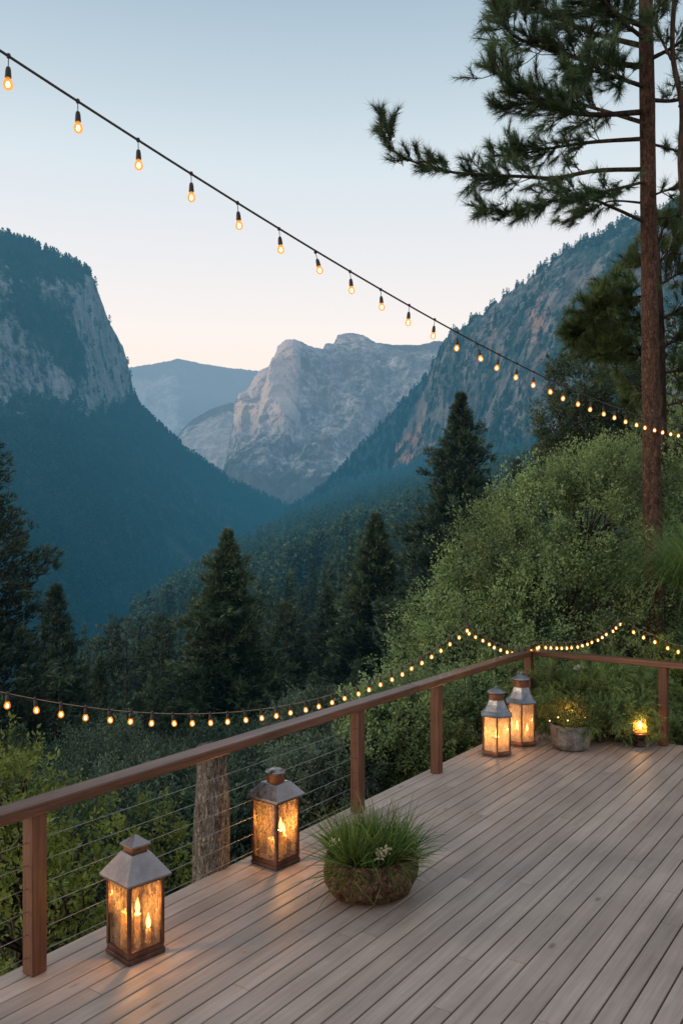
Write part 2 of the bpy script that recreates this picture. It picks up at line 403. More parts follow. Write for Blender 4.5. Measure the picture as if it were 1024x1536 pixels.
MT_SAMPLES = {}
def mountain(name, rows, mat, nS=260, nT=200, amp=40, freq=1/220., rock=None, warm=None, jag=4, back=(0, 500, -160), seed=0, vs=.3):
    """rows: lists of (px, py, distance), crest first then downhill; the rows are surveyed points on the slope"""
    R = []
    for r in rows:
        w = np.array([P(*q) for q in r]); k = np.linspace(0, 1, len(w)); s = np.linspace(0, 1, nS)
        R.append(np.stack([np.interp(s, k, w[:, c]) for c in range(3)], -1))
    R = [R[0] + np.array(back)] + R
    R = np.array(R); k = np.linspace(0, 1, len(R))
    k = np.array([0, .06] + list(np.linspace(.06, 1, len(R)-1)[1:]))
    t = np.concatenate([np.linspace(0, .06, 8), np.linspace(.06, 1, nT-8+1)[1:]])
    G = np.stack([[np.interp(t, k, R[:, s, c]) for c in range(3)] for s in range(nS)], 0).transpose(2, 0, 1)   # T,S,3
    tt = np.repeat(t[:, None], nS, 1); ss = np.repeat(np.linspace(0, 1, nS)[None], nT, 0)
    edge = smooth(.06, .16, tt)
    q = G * freq * np.array([1, 1, vs]) + seed
    d = fbm(q, 6, .55, True) + .4 * fbm(G * freq * 3.1 + 5 + seed, 4)
    G[..., 1] -= amp * d * edge; G[..., 0] += amp * .5 * fbm(q + 40, 5) * edge; G[..., 2] += amp * .35 * fbm(G * freq * 1.7 + 9, 5) * edge
    je = np.exp(-((tt - .06) / .03) ** 2)
    G[..., 2] += jag * fbm(np.stack([ss*38, ss*0 + seed, tt*4], -1), 5, .6) * je * 2
    rk = rock(ss, tt, G) if rock else np.zeros_like(tt)
    wm = warm(ss, tt, G) if warm else np.zeros_like(tt)
    i, j = np.meshgrid(np.arange(nT-1), np.arange(nS-1), indexing='ij')
    f = np.stack([i*nS+j, i*nS+j+1, (i+1)*nS+j+1, (i+1)*nS+j], -1).reshape(-1, 4)
    o = MB().add(G.reshape(-1, 3), f, sm=True).build(name, mat)
    for nm, arr in (('rock', rk), ('warm', wm)):
        a = o.data.attributes.new(nm, 'FLOAT', 'POINT'); a.data.foreach_set('value', np.clip(arr, 0, 1).astype(np.float32).ravel())
    MT_SAMPLES[name] = (G, rk, tt, ss)
    return tag(o, kind='structure')

# far plateau at the head of the valley
mountain('far_plateau', [
    [(60, 560, 8600), (195, 551, 8500), (230, 546, 8500), (270, 538, 8500), (300, 545, 8600), (345, 552, 8700), (385, 556, 8700), (470, 560, 8800)],
    [(60, 640, 7800), (195, 610, 7800), (230, 605, 7800), (270, 600, 7800), (300, 610, 7900), (345, 615, 8000), (385, 620, 8000), (470, 640, 8000)],
    [(60, 800, 6800), (195, 800, 6800), (230, 800, 6800), (270, 800, 6800), (300, 800, 6800), (345, 800, 6900), (385, 800, 7000), (470, 800, 7000)]],
    M['mt_far'], 160, 110, 130, 1/700., rock=lambda s, t, G: .32 + .35*smooth(.3, .5, t)*fbm(G/500.+3, 3) + .25*smooth(.5, .2, np.abs(s-.25)*2)*smooth(.15, .3, t), jag=8, seed=2)
# lower rounded granite dome in front of the plateau
mountain('granite_dome', [
    [(225, 705, 6200), (255, 665, 6300), (285, 632, 6400), (315, 614, 6500), (345, 604, 6550), (372, 606, 6500), (400, 640, 6400), (430, 700, 6300)],
    [(215, 760, 5800), (245, 720, 5700), (280, 690, 5700), (315, 680, 5700), (345, 672, 5700), (372, 675, 5700), (400, 700, 5700), (440, 740, 5700)],
    [(205, 830, 5400), (245, 830, 5300), (280, 830, 5300), (315, 830, 5300), (345, 830, 5300), (372, 830, 5300), (400, 830, 5300), (450, 830, 5300)]],
    M['mt_mid'], 160, 110, 60, 1/300., rock=lambda s, t, G: .35 + .45*smooth(.1, .3, t)*smooth(.9, .6, t), jag=5, seed=4, back=(0, 700, -250))
# the pale granite massif
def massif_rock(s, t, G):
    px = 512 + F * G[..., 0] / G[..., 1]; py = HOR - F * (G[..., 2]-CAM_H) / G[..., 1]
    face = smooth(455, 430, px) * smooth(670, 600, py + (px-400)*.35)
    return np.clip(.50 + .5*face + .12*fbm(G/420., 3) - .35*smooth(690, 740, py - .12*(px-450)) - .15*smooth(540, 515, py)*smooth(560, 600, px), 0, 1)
def massif_warm(s, t, G):  # paints warm low sunlight on the left face and the cap
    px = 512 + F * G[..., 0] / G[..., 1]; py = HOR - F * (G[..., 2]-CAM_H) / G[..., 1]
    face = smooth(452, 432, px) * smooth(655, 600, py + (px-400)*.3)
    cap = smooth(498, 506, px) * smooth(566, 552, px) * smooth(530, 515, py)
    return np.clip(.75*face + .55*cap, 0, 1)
mountain('granite_massif', [
    [(346, 700, 5500), (356, 665, 5500), (364, 630, 5550), (373, 585, 5600), (388, 557, 5700), (411, 546, 5750), (416, 519, 5600), (427, 510, 5600), (440, 508, 5600), (462, 518, 5750), (484, 524, 5900), (488, 515, 5900), (501, 515, 5900), (506, 503, 6000), (515, 500, 6000), (530, 499, 6000), (545, 503, 6000), (557, 510, 6000), (563, 514, 5950), (590, 517, 5900), (630, 517, 5850), (658, 511, 5800), (700, 520, 5800), (800, 560, 5700)],
    [(338, 730, 5300), (349, 695, 5250), (357, 668, 5250), (364, 650, 5250), (378, 640, 5250), (392, 632, 5250), (408, 622, 5250), (420, 612, 5250), (436, 606, 5280), (460, 620, 5350), (478, 622, 5350), (486, 624, 5350), (500, 622, 5350), (510, 620, 5350), (525, 620, 5350), (540, 620, 5350), (555, 622, 5350), (570, 622, 5350), (590, 620, 5350), (615, 618, 5300), (640, 615, 5300), (665, 615, 5300), (705, 620, 5300), (800, 640, 5300)],
    [(315, 790, 4700)] + [(335 + i*9.5, 745 + 8*math.sin(i), 4650) for i in range(22)] + [(800, 740, 4600)],
    [(300, 900, 4300)] + [(335 + i*9.5, 880, 4200) for i in range(22)] + [(800, 900, 4200)]],
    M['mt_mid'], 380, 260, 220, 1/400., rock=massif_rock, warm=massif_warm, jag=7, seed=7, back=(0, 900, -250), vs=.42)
# left mountain with the big cliff
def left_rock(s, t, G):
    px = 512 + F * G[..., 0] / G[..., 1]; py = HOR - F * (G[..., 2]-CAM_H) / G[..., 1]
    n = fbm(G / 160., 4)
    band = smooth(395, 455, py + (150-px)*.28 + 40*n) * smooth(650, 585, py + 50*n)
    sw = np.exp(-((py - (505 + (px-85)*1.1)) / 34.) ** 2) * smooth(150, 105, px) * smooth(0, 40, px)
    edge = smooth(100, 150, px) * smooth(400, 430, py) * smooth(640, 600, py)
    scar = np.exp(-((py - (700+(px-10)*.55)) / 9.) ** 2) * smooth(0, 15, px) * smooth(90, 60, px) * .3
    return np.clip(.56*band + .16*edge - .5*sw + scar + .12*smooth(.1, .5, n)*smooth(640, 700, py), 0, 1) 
mountain('cliff_mountain', [
    [(-420, 250, 2200), (-200, 290, 2300), (-60, 330, 2350), (0, 351, 2400), (40, 364, 2430), (85, 384, 2470), (126, 402, 2500), (140, 416, 2520), (150, 444, 2550), (166, 488, 2600), (184, 518, 2640), (192, 545, 2660), (200, 585, 2690), (208, 612, 2700), (240, 642, 2800), (275, 674, 2900), (340, 720, 3150), (420, 757, 3500), (480, 785, 3700)],
    [(-420, 420, 2000), (-200, 420, 2080), (-60, 425, 2130), (0, 430, 2200), (40, 440, 2250), (80, 455, 2320), (108, 470, 2380), (124, 480, 2420), (138, 500, 2470), (156, 525, 2530), (174, 548, 2580), (185, 570, 2620), (196, 600, 2660), (206, 622, 2680), (236, 655, 2760), (270, 688, 2860), (335, 735, 3100), (415, 772, 3420), (475, 800, 3600)],
    [(-420, 610, 1800), (-200, 605, 1880), (-60, 600, 1950), (0, 600, 2050), (40, 598, 2120), (75, 600, 2200), (100, 604, 2260), (118, 608, 2310), (134, 612, 2370), (152, 616, 2440), (170, 620, 2500), (182, 624, 2540), (192, 630, 2580), (203, 640, 2620), (232, 672, 2700), (265, 705, 2800), (325, 750, 3000), (405, 785, 3300), (465, 810, 3500)],
    [(-500, 780, 1300), (-250, 770, 1350), (-100, 765, 1400), (-30, 762, 1450), (10, 760, 1500), (40, 760, 1560), (65, 760, 1620), (85, 760, 1680), (105, 760, 1740), (125, 760, 1800), (145, 762, 1860), (160, 764, 1910), (175, 767, 1960), (190, 770, 2010), (220, 780, 2100), (250, 792, 2200), (310, 810, 2400), (390, 830, 2700), (450, 850, 2900)],
    [(-600, 1000, 650), (-300, 1000, 680), (-150, 1000, 700), (-80, 1000, 740), (-40, 1000, 780), (-10, 1000, 820), (20, 1000, 860), (40, 1000, 900), (60, 1000, 950), (80, 1000, 1000), (100, 1000, 1060), (120, 1000, 1120), (140, 1000, 1180), (160, 1000, 1250), (200, 990, 1350), (240, 980, 1500), (300, 970, 1700), (380, 960, 2000), (440, 950, 2300)]],
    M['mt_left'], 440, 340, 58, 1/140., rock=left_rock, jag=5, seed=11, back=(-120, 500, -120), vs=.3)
# right mountain with low sunlight painted orange on its cliff edge
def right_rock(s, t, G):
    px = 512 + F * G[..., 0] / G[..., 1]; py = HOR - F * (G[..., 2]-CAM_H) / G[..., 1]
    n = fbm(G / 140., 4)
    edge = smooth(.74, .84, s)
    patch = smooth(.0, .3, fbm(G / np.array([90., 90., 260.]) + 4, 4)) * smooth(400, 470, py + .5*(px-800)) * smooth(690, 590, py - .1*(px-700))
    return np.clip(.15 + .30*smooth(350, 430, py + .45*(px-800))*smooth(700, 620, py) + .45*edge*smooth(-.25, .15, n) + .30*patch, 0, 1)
def right_warm(s, t, G):  # paints orange low sunlight along the left edge, plus pinkish strips
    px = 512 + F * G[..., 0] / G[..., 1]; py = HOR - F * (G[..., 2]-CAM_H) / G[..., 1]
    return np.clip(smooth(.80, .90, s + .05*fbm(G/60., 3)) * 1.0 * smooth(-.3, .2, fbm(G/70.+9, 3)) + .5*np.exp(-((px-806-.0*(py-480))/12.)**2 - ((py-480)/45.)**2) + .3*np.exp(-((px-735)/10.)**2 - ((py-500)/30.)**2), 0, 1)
mountain('orange_edged_mountain', [
    [(1500, 80, 1650), (1300, 170, 1700), (1150, 240, 1750), (1024, 294, 1800), (960, 323, 1850), (925, 338, 1880), (900, 350, 1900), (870, 362, 1930), (840, 380, 1960), (815, 398, 1985), (790, 418, 2010), (765, 438, 2040), (742, 454, 2070), (720, 470, 2100), (700, 483, 2130), (680, 496, 2160), (663, 515, 2200), (650, 545, 2230), (638, 575, 2250), (622, 608, 2270), (608, 640, 2285), (594, 672, 2300), (580, 705, 2310), (565, 750, 2320)],
    [(1500, 300, 1450), (1300, 350, 1480), (1150, 400, 1500), (1024, 440, 1560), (960, 460, 1600), (930, 468, 1630), (905, 476, 1660), (880, 485, 1690), (855, 495, 1720), (830, 506, 1750), (808, 518, 1780), (786, 530, 1810), (766, 540, 1850), (748, 550, 1890), (730, 560, 1930), (712, 570, 1980), (696, 580, 2030), (680, 600, 2080), (664, 622, 2120), (648, 645, 2150), (632, 670, 2180), (616, 695, 2200), (600, 722, 2220), (584, 752, 2240)],
    [(1500, 560, 1150), (1300, 580, 1180), (1150, 600, 1200), (1024, 620, 1260), (970, 630, 1300), (940, 636, 1340), (915, 642, 1370), (890, 648, 1400), (866, 655, 1440), (842, 662, 1480), (822, 668, 1520), (802, 675, 1560), (784, 682, 1600), (766, 688, 1640), (748, 694, 1690), (732, 700, 1740), (716, 706, 1790), (700, 715, 1850), (684, 724, 1910), (668, 734, 1960), (652, 745, 2010), (636, 756, 2050), (618, 768, 2090), (602, 780, 2120)],
    [(1500, 860, 800)] + [(1300 - i*32, 860, 830 + i*55) for i in range(22)] + [(590, 830, 2040)]],
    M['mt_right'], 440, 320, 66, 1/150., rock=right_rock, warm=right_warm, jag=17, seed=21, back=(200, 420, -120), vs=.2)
mountain('forested_shoulder', [
    [(690, 520, 2700), (650, 556, 2700), (630, 575, 2720), (600, 606, 2760), (570, 640, 2800), (540, 672, 2850), (510, 706, 2900), (480, 736, 2950), (440, 762, 3000), (400, 790, 3050)],
    [(700, 640, 2500), (660, 650, 2500), (640, 662, 2500), (612, 682, 2520), (584, 704, 2550), (554, 726, 2600), (524, 746, 2650), (494, 766, 2700), (454, 786, 2750), (410, 806, 2800)],
    [(700, 850, 2200), (660, 850, 2200), (640, 850, 2200), (612, 850, 2220), (584, 850, 2250), (554, 850, 2300), (524, 850, 2350), (494, 850, 2400), (454, 850, 2450), (410, 850, 2500)]],
    M['mt_right'], 160, 110, 25, 1/110., rock=lambda s, t, G: .22 + .25*fbm(G/150., 3), jag=5, seed=31, back=(100, 400, -120))

# ------------------------------------------------------------------ conifers
def conifer_arrays(h, r, seed, branches=170, spray=16, per=3, tl=.42, tw=.075, cb=.12, shape=.8, droop=.24, gap=.25, lump=0.0):
    rng = np.random.default_rng(seed)
    PP = []; DD = []; TT = []; LL = []
    ga = 2.39996
    for k in range(branches):
        t = (k + rng.uniform(-.4, .4)) / branches; t = min(max(t, 0), .995)
        t = t ** .85
        z0 = h * (cb + (1-cb)*t); az = k*ga + rng.uniform(-.5, .5)
        L = r * ((1-t) ** shape * (.92 + .08*t) + .02) * rng.uniform(.62, 1.12)
        if lump: L *= 1 + lump*math.sin(t*26 + 1.3*math.sin(az + seed))
        if rng.uniform() < gap*.4: L *= .45
        if t < .12: L *= .55 + t*3.5
        n = max(4, int(spray * (.35 + L/r)))
        s = rng.uniform(.12, 1, n) ** .75
        rise = .22 + .6*t
        side = np.array([-math.sin(az), math.cos(az), 0]); out = np.array([math.cos(az), math.sin(az), 0])
        lat = rng.normal(0, 1, n) * (.16*L*(1.15-s) + .05)
        z = z0 + rise*s*L - droop*(s**2)*L + rng.normal(0, .035*L+.02, n) - np.abs(lat)*.2
        p = out*(s*L)[:, None] + side*lat[:, None]; p[:, 2] = z
        d = out[None]*rng.uniform(.5, 1.1, n)[:, None] + side[None]*(np.sign(lat)*rng.uniform(.1, .9, n))[:, None]
        d[:, 2] += rng.uniform(-.15, .8, n) + .55*t
        for q in range(per):
            PP.append(p + rng.normal(0, .05*tl/.4, p.shape)); DD.append(d + rng.normal(0, .45, d.shape))
            TT.append(np.clip(.02 + .62*s**1.6 + rng.normal(0, .14, n) + .12*math.sin(k*1.7), 0, 1)); LL.append(tl*rng.uniform(.6, 1.25, n)*(.3+.7*(1-t)**.7))  # tint paints inner crown shade: dark near the trunk, light at the tips
    # leader
    n = 14; PP.append(np.stack([rng.normal(0, .03*r, n), rng.normal(0, .03*r, n), h*np.linspace(.94, 1.0, n)], -1)); DD.append(np.tile([0, 0, 1.0], (n, 1))+rng.normal(0, .35, (n, 3))); TT.append(np.full(n, .7)); LL.append(np.full(n, tl*.7))
    p = np.concatenate(PP); d = np.concatenate(DD); tt = np.concatenate(TT); ll = np.concatenate(LL)
    v, f = leaf_tris(p, d, ll, tw*ll/tl*1.2, rng)
    return v, f, np.repeat(tt, 3)
def trunk_mb(h, r0, r1=.02, lean=(0, 0), seed=0, stubs=0, sides=8):
    n = 12; z = np.linspace(0, h, n); rng = np.random.default_rng(seed)
    pts = np.stack([lean[0]*z/h + rng.normal(0, r0*.15, n), lean[1]*z/h + rng.normal(0, r0*.15, n), z], -1)
    b = MB(); b.add(*tube(pts, r0 + (r1-r0)*(z/h), sides, rough=.08, seed=seed), sm=True)
    return b
def conifer(name, label, px, ptop, Z, r, mat, bark, seed, cat='tree', group=None, **kw):
    X = (px-512)/F*Z; gz = float(ground_z(X, Z)); top = CAM_H - (ptop-HOR)/F*Z; h = top-gz
    t = thing(name, label, cat, (X, Z, gz), group=group)
    trunk_mb(h*.97, max(.12, h*.016), .02, seed=seed).build('trunk', bark, t)
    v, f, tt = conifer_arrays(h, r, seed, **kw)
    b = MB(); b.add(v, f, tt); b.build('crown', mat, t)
    return t
G1 = 'conifers standing in the valley below the deck'
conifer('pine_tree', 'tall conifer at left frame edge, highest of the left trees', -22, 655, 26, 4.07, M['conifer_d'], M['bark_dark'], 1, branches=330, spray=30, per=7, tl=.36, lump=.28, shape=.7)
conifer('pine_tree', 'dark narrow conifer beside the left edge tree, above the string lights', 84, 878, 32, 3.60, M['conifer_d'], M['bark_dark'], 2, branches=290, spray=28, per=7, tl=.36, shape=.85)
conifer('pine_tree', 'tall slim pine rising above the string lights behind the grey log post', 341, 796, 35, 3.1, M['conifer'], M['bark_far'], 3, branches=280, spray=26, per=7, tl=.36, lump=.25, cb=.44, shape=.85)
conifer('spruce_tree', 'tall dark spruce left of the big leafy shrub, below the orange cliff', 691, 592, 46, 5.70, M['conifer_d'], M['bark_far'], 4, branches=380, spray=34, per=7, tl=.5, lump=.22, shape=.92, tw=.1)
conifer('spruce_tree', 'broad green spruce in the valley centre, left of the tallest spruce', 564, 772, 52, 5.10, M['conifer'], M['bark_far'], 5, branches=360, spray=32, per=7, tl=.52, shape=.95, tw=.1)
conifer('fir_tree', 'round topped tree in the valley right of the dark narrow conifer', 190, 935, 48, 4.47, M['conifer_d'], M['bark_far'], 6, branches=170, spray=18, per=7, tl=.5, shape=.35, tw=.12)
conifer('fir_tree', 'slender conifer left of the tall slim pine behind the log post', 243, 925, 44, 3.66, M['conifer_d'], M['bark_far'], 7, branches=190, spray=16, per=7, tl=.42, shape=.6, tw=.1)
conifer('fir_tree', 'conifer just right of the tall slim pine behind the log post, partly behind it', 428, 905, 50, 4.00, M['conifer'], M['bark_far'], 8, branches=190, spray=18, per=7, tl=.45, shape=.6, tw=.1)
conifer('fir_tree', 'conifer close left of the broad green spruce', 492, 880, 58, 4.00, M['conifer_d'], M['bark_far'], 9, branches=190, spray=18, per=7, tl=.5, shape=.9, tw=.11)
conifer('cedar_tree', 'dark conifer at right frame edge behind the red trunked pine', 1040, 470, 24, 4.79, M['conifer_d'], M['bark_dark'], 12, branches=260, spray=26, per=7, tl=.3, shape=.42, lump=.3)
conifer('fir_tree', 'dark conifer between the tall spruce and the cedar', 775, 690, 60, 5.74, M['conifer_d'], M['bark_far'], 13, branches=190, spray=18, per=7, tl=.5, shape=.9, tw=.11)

DP = []
for k in range(3):
    v, f, tt = conifer_arrays(16, [3.6, 3.0, 4.0][k], 70+k, branches=210, spray=18, per=6, tl=.45, tw=.095, shape=[.8, .95, .7][k], lump=.2, cb=[.1, .2, .14][k])
    b = MB(); b.add(v, f, tt); DP.append(b)
dm = [None]*3; rngN = np.random.default_rng(31)
for px, py, Z, sc in ((150, 985, 40, .9), (118, 1010, 36, .8), (232, 1000, 42, .9), (285, 965, 55, .9), (268, 1035, 36, .8), (395, 985, 44, .9), (418, 1030, 38, .8), (455, 965, 50, .95), (470, 1010, 40, .85), (520, 950, 54, .9), (535, 990, 44, .85), (590, 900, 62, 1.0), (630, 870, 66, 1.0), (40, 1000, 34, .85), (205, 1045, 34, .75), (60, 1065, 27, .7), (178, 1055, 28, .7), (290, 1065, 30, .7), (440, 1045, 30, .7), (500, 1030, 32, .8), (545, 1020, 34, .8), (120, 1075, 26, .7), (230, 1085, 27, .7), (405, 1080, 27, .7), (285, 1105, 24, .6), (465, 1065, 27, .7), (150, 1110, 24, .6), (30, 1090, 24, .6)):
    k = int(rngN.integers(0, 3)); X = (px-512)/F*Z; top = CAM_H-(py-HOR)/F*Z; gz = float(ground_z(X, Z)); q = (top-gz)/16
    t = thing('conifer_tree', 'mid sized conifer among the dense trees just behind the low string lights', 'tree', (X, Z, gz), rngN.uniform(0, 6.28), 'mid sized conifers behind the low string lights')
    if dm[k] is None:
        tk = trunk_mb(15.5, .25, .02, seed=k).build('trunk', M['bark_far'], t); cr_ = DP[k].build('crown', M['conifer'], t); dm[k] = (tk, cr_)
    else:
        for o in dm[k]: c = o.copy(); COL.objects.link(c); c.parent = t
    t.scale = (max(q, .55)*rngN.uniform(.95, 1.2),)*2 + (q,)
# valley forest: nearest trees are individuals
rngF = np.random.default_rng(77)
protos = []
for k in range(6):
    hh = 1.0
    v, f, tt = conifer_arrays(18, [2.9, 3.3, 2.5, 3.6, 3.0, 2.7][k], 50+k, branches=110, spray=12, per=5, tl=.8, tw=.2, shape=[.9, 1.0, .8, .65, .95, .85][k], lump=.15, cb=.06)
    b = MB(); b.add(v, f, tt); tv, tf = tube([(0, 0, 0), (0, 0, 9), (0, 0, 17)], [.28, .18, .03], 6); b.add(tv, tf)
    protos.append((b, v, f, tt))
ZONES = [(0, 'conifers in the shaded valley bottom left of centre', 'dark conifer in the shaded valley bottom, beyond the string lights'),
         (420, 'conifers on the valley slope in the centre', 'conifer on the centre valley slope between the slim pine and the broad spruce'),
         (600, 'conifers on the slope beneath the orange edged cliff', 'conifer on the wooded slope beneath the orange edged cliff')]
cand = []
tries = 0
while len(cand) < 280 and tries < 20000:
    tries += 1
    Z = 62 * (4.6 ** (rngF.uniform() ** .75)); px = rngF.uniform(60, 800); X = (px-512)/F*Z
    if X < ip(XE, Z) - 16: continue
    if any((X-a)**2 + (Z-b)**2 < (2.4 + Z*.012)**2 for a, b, c in cand): continue
    cand.append((X, Z, px))
cand.sort(key=lambda c: c[1])
pm = [None]*6
for X, Z, px in cand:
    k = int(rngF.integers(0, 6)); sc = rngF.uniform(.62, 1.2)
    lim = np.interp(px, [60, 140, 300, 400, 480, 540, 640, 760, 800], [940, 915, 885, 850, 815, 790, 760, 690, 680]) + rngF.uniform(-6, 60)   # keep the view of the slope beyond
    room = CAM_H - (lim-HOR)/F*Z - float(ground_z(X, Z)); sc = min(sc, max(room/18, .32))
    if pm[k] is None: o = protos[k][0].build('conifer_tree', M['forest']); pm[k] = o
    else: o = pm[k].copy(); COL.objects.link(o)
    o.location = (X, Z, float(ground_z(X, Z)) - .4); o.rotation_euler[2] = rngF.uniform(0, 6.28); o.scale = (sc*rngF.uniform(.9, 1.2),)*2 + (sc,)
    zn = [z for z in ZONES if px >= z[0]][-1]
    tag(o, zn[2], 'tree', zn[1])
# the wood beyond, one mass
def mass(name, pts, hs, mat, src, seed):
    rng = np.random.default_rng(seed); b = MB()
    V = []; T = []
    for (X, Y, Z), h in zip(pts, hs):
        v, tt = src[int(rng.integers(0, len(src)))]
        a = rng.uniform(0, 6.28); c, s = math.cos(a), math.sin(a); w = h*rng.uniform(.85, 1.25)
        q = np.empty_like(v); q[:, 0] = (v[:, 0]*c - v[:, 1]*s)*w + X; q[:, 1] = (v[:, 0]*s + v[:, 1]*c)*w + Y; q[:, 2] = v[:, 2]*h + Z
        V.append(q); T.append(np.clip(tt + rng.normal(0, .12), 0, 1))
    V = np.concatenate(V); b.add(V, np.arange(len(V)).reshape(-1, 3), np.concatenate(T))
    return b.build(name, mat)
srcs = []
for k in range(4):
    v, f, tt = conifer_arrays(1.0, [.17, .2, .15, .19][k], 90+k, branches=40, spray=5, per=3, tl=.10, tw=.05, shape=.7, cb=.03)
    srcs.append((v, tt))
srcs2 = []
for k in range(3):
    v, f, tt = conifer_arrays(1.0, .2, 190+k, branches=12, spray=2, per=1, tl=.3, tw=.2, shape=.8, cb=.02)
    srcs2.append((v, tt))
pts = []; hs = []
while len(pts) < 4600:
    Z = 270 * (8.5 ** (rngF.uniform() ** .8)); px = rngF.uniform(200, 1000); X = (px-512)/F*Z
    if X < ip(XE, Z) - Z*.05 - 8: continue
    pts.append((X, Z, float(ground_z(X, Z)) - .5)); hs.append(rngF.uniform(12, 22))
tag(mass('conifer_forest', pts, hs, M['forest'], srcs, 5), 'dense blue green conifer forest covering the slope down to the valley', 'forest', kind='stuff')
pts = []; hs = []
for nm, cnt, h0, h1 in (('cliff_mountain', 9000, 14, 26), ('orange_edged_mountain', 3600, 9, 18), ('forested_shoulder', 1800, 14, 24)):
    G, rk, tt, ss = MT_SAMPLES[nm]; n, m, _ = G.shape
    kk = 0
    wgt = np.clip(1-1.9*rk, .02, 1)
    while kk < cnt:
        i = int(rngF.integers(6, n-2)); j = int(rngF.integers(1, m-2))
        if rngF.uniform() < .06: i = 8
        if rngF.uniform() > wgt[i, j]: continue
        u = rngF.uniform(size=2); q = G[i, j] + (G[i+1, j]-G[i, j])*u[0] + (G[i, j+1]-G[i, j])*u[1]
        pts.append((q[0], q[1], q[2]-3)); hs.append(rngF.uniform(h0, h1)); kk += 1
tag(mass('mountain_forest', pts, hs, M['farforest'], srcs2, 6), 'thin far off forest dotted over the mountain slopes and ridges', 'forest', kind='stuff')

# ------------------------------------------------------------------ broadleaf shrubs
def leaf_cloud(ells, clumps, per, cr, ll, lw, seed, fill=.25, updir=.35, twigs=False):
    """ells: ellipsoids (cx,cy,cz,rx,ry,rz). Leaves sit on twig clumps spread through the outer shell."""
    rng = np.random.default_rng(seed); ells = np.array(ells, float)
    vol = (ells[:, 3]*ells[:, 4] + ells[:, 4]*ells[:, 5] + ells[:, 3]*ells[:, 5]); vol /= vol.sum()
    k = rng.choice(len(ells), clumps, p=vol); e = ells[k]
    d = norm(rng.normal(size=(clumps, 3))); rr = 1 - fill*rng.uniform(0, 1, clumps)**1.5 + rng.normal(0, .07, clumps)
    c = e[:, :3] + d*e[:, 3:]*rr[:, None]
    # drop clumps buried in other ellipsoids
    keep = np.ones(clumps, bool)
    for q in ells: keep &= ~((((c-q[:3])/q[3:])**2).sum(1) < .42)
    c = c[keep]; d = d[keep]; n = len(c)
    size = cr*rng.uniform(.5, 1.35, n)
    bright = np.clip(.42 + .30*fbm(c*1.1/ max(cr*4, .3), 3)*2 + .22*d[:, 2] - .10*d[:, 0] + rng.normal(0, .08, n), 0, 1)  # paints light into the leaf tint
    ax = norm(d + np.array([0, 0, updir]) + rng.normal(0, .35, d.shape))       # twig direction
    K = per
    u = rng.uniform(-.6, 1, (n, K)); off = rng.normal(0, .42, (n, K, 3)) * (1.1-.5*np.abs(u))[..., None]
    p = c[:, None] + size[:, None, None]*(ax[:, None]*u[..., None]*1.15 + off*.75)
    dd = norm(ax[:, None]*.7 + rng.normal(0, .75, (n, K, 3)) + off*.5)
    nr = d[:, None]*.6 + np.array([0, 0, .7]) + rng.normal(0, .55, (n, K, 3))
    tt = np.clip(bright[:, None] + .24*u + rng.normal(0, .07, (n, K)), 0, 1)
    L = ll*rng.uniform(.6, 1.25, (n, K))
    v, f = leaf_quads(p.reshape(-1, 3), dd.reshape(-1, 3), L.ravel(), (L*lw/ll).ravel(), rng, nr.reshape(-1, 3))
    return v, f, np.repeat(tt.ravel(), 4), c
def shrub(name, label, ells, mat, bark, seed, clumps=700, per=60, cr=.16, ll=.05, lw=.024, cat='shrub', fill=.3, group=None, stems=12, base=None, updir=.35):
    ells = np.array(ells, float)
    if base is None:
        bx, by = ells[:, 0].mean(), ells[:, 1].mean(); base = (bx, by, float(ground_z(bx, by)))
    base = np.array(base); e2 = ells.copy(); e2[:, :3] -= base
    t = thing(name, label, cat, tuple(base), group=group)
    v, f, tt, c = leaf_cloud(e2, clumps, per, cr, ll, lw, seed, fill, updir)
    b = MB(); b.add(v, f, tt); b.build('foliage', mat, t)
    rng = np.random.default_rng(seed+1); b = MB()
    sel = c[rng.choice(len(c), min(len(c), stems*8), replace=False)]
    forks = [e2[i % len(e2), :3]*np.array([.75, .75, .8]) + rng.normal(0, .12, 3)*e2[i % len(e2), 3] for i in range(stems)]
    r0 = .05 if e2[:, 2].max() > 1.5 else .025
    for fk in forks:
        b.add(*tube(spline([rng.normal(0, .05, 3)*np.array([1, 1, 0]), fk*np.array([.35, .35, .5]), fk], 7), np.linspace(r0, r0*.4, 7), 6), sm=True)
    for q in sel:
        fk = min(forks, key=lambda w: ((w-q)**2).sum())
        b.add(*tube(spline([fk, (fk+q)/2 + rng.normal(0, .08, 3), q], 5), np.linspace(r0*.38, .004, 5), 4), sm=True)
    b.build('stem', bark, t)
    return t
def E(px, py, Z, rx, rz, ry=None):
    w = P(px, py, Z); return (w[0], w[1], w[2], rx, ry if ry else rx, rz)
BK = M['bark_dark']
shrub('leafy_tree', 'large fine leaved green shrub tree filling the right behind the railing',
      [E(860, 822, 14.6, 1.7, 1.45), E(775, 860, 14.4, 1.3, 1.1), E(705, 945, 14.0, 1.05, .85), E(935, 778, 15.4, 1.4, 1.3), E(650, 1000, 13.4, .7, .55), E(830, 930, 14.0, 1.7, 1.3), E(920, 900, 14.2, 1.4, 1.4), E(720, 1000, 13.2, 1.2, .9), E(812, 768, 15, .7, .6), E(722, 850, 14.7, .5, .4), E(890, 712, 15.4, .75, .5)],
      M['olive'], BK, 101, clumps=3300, per=66, cr=.25, ll=.058, lw=.027, cat='tree', stems=16, fill=.35)
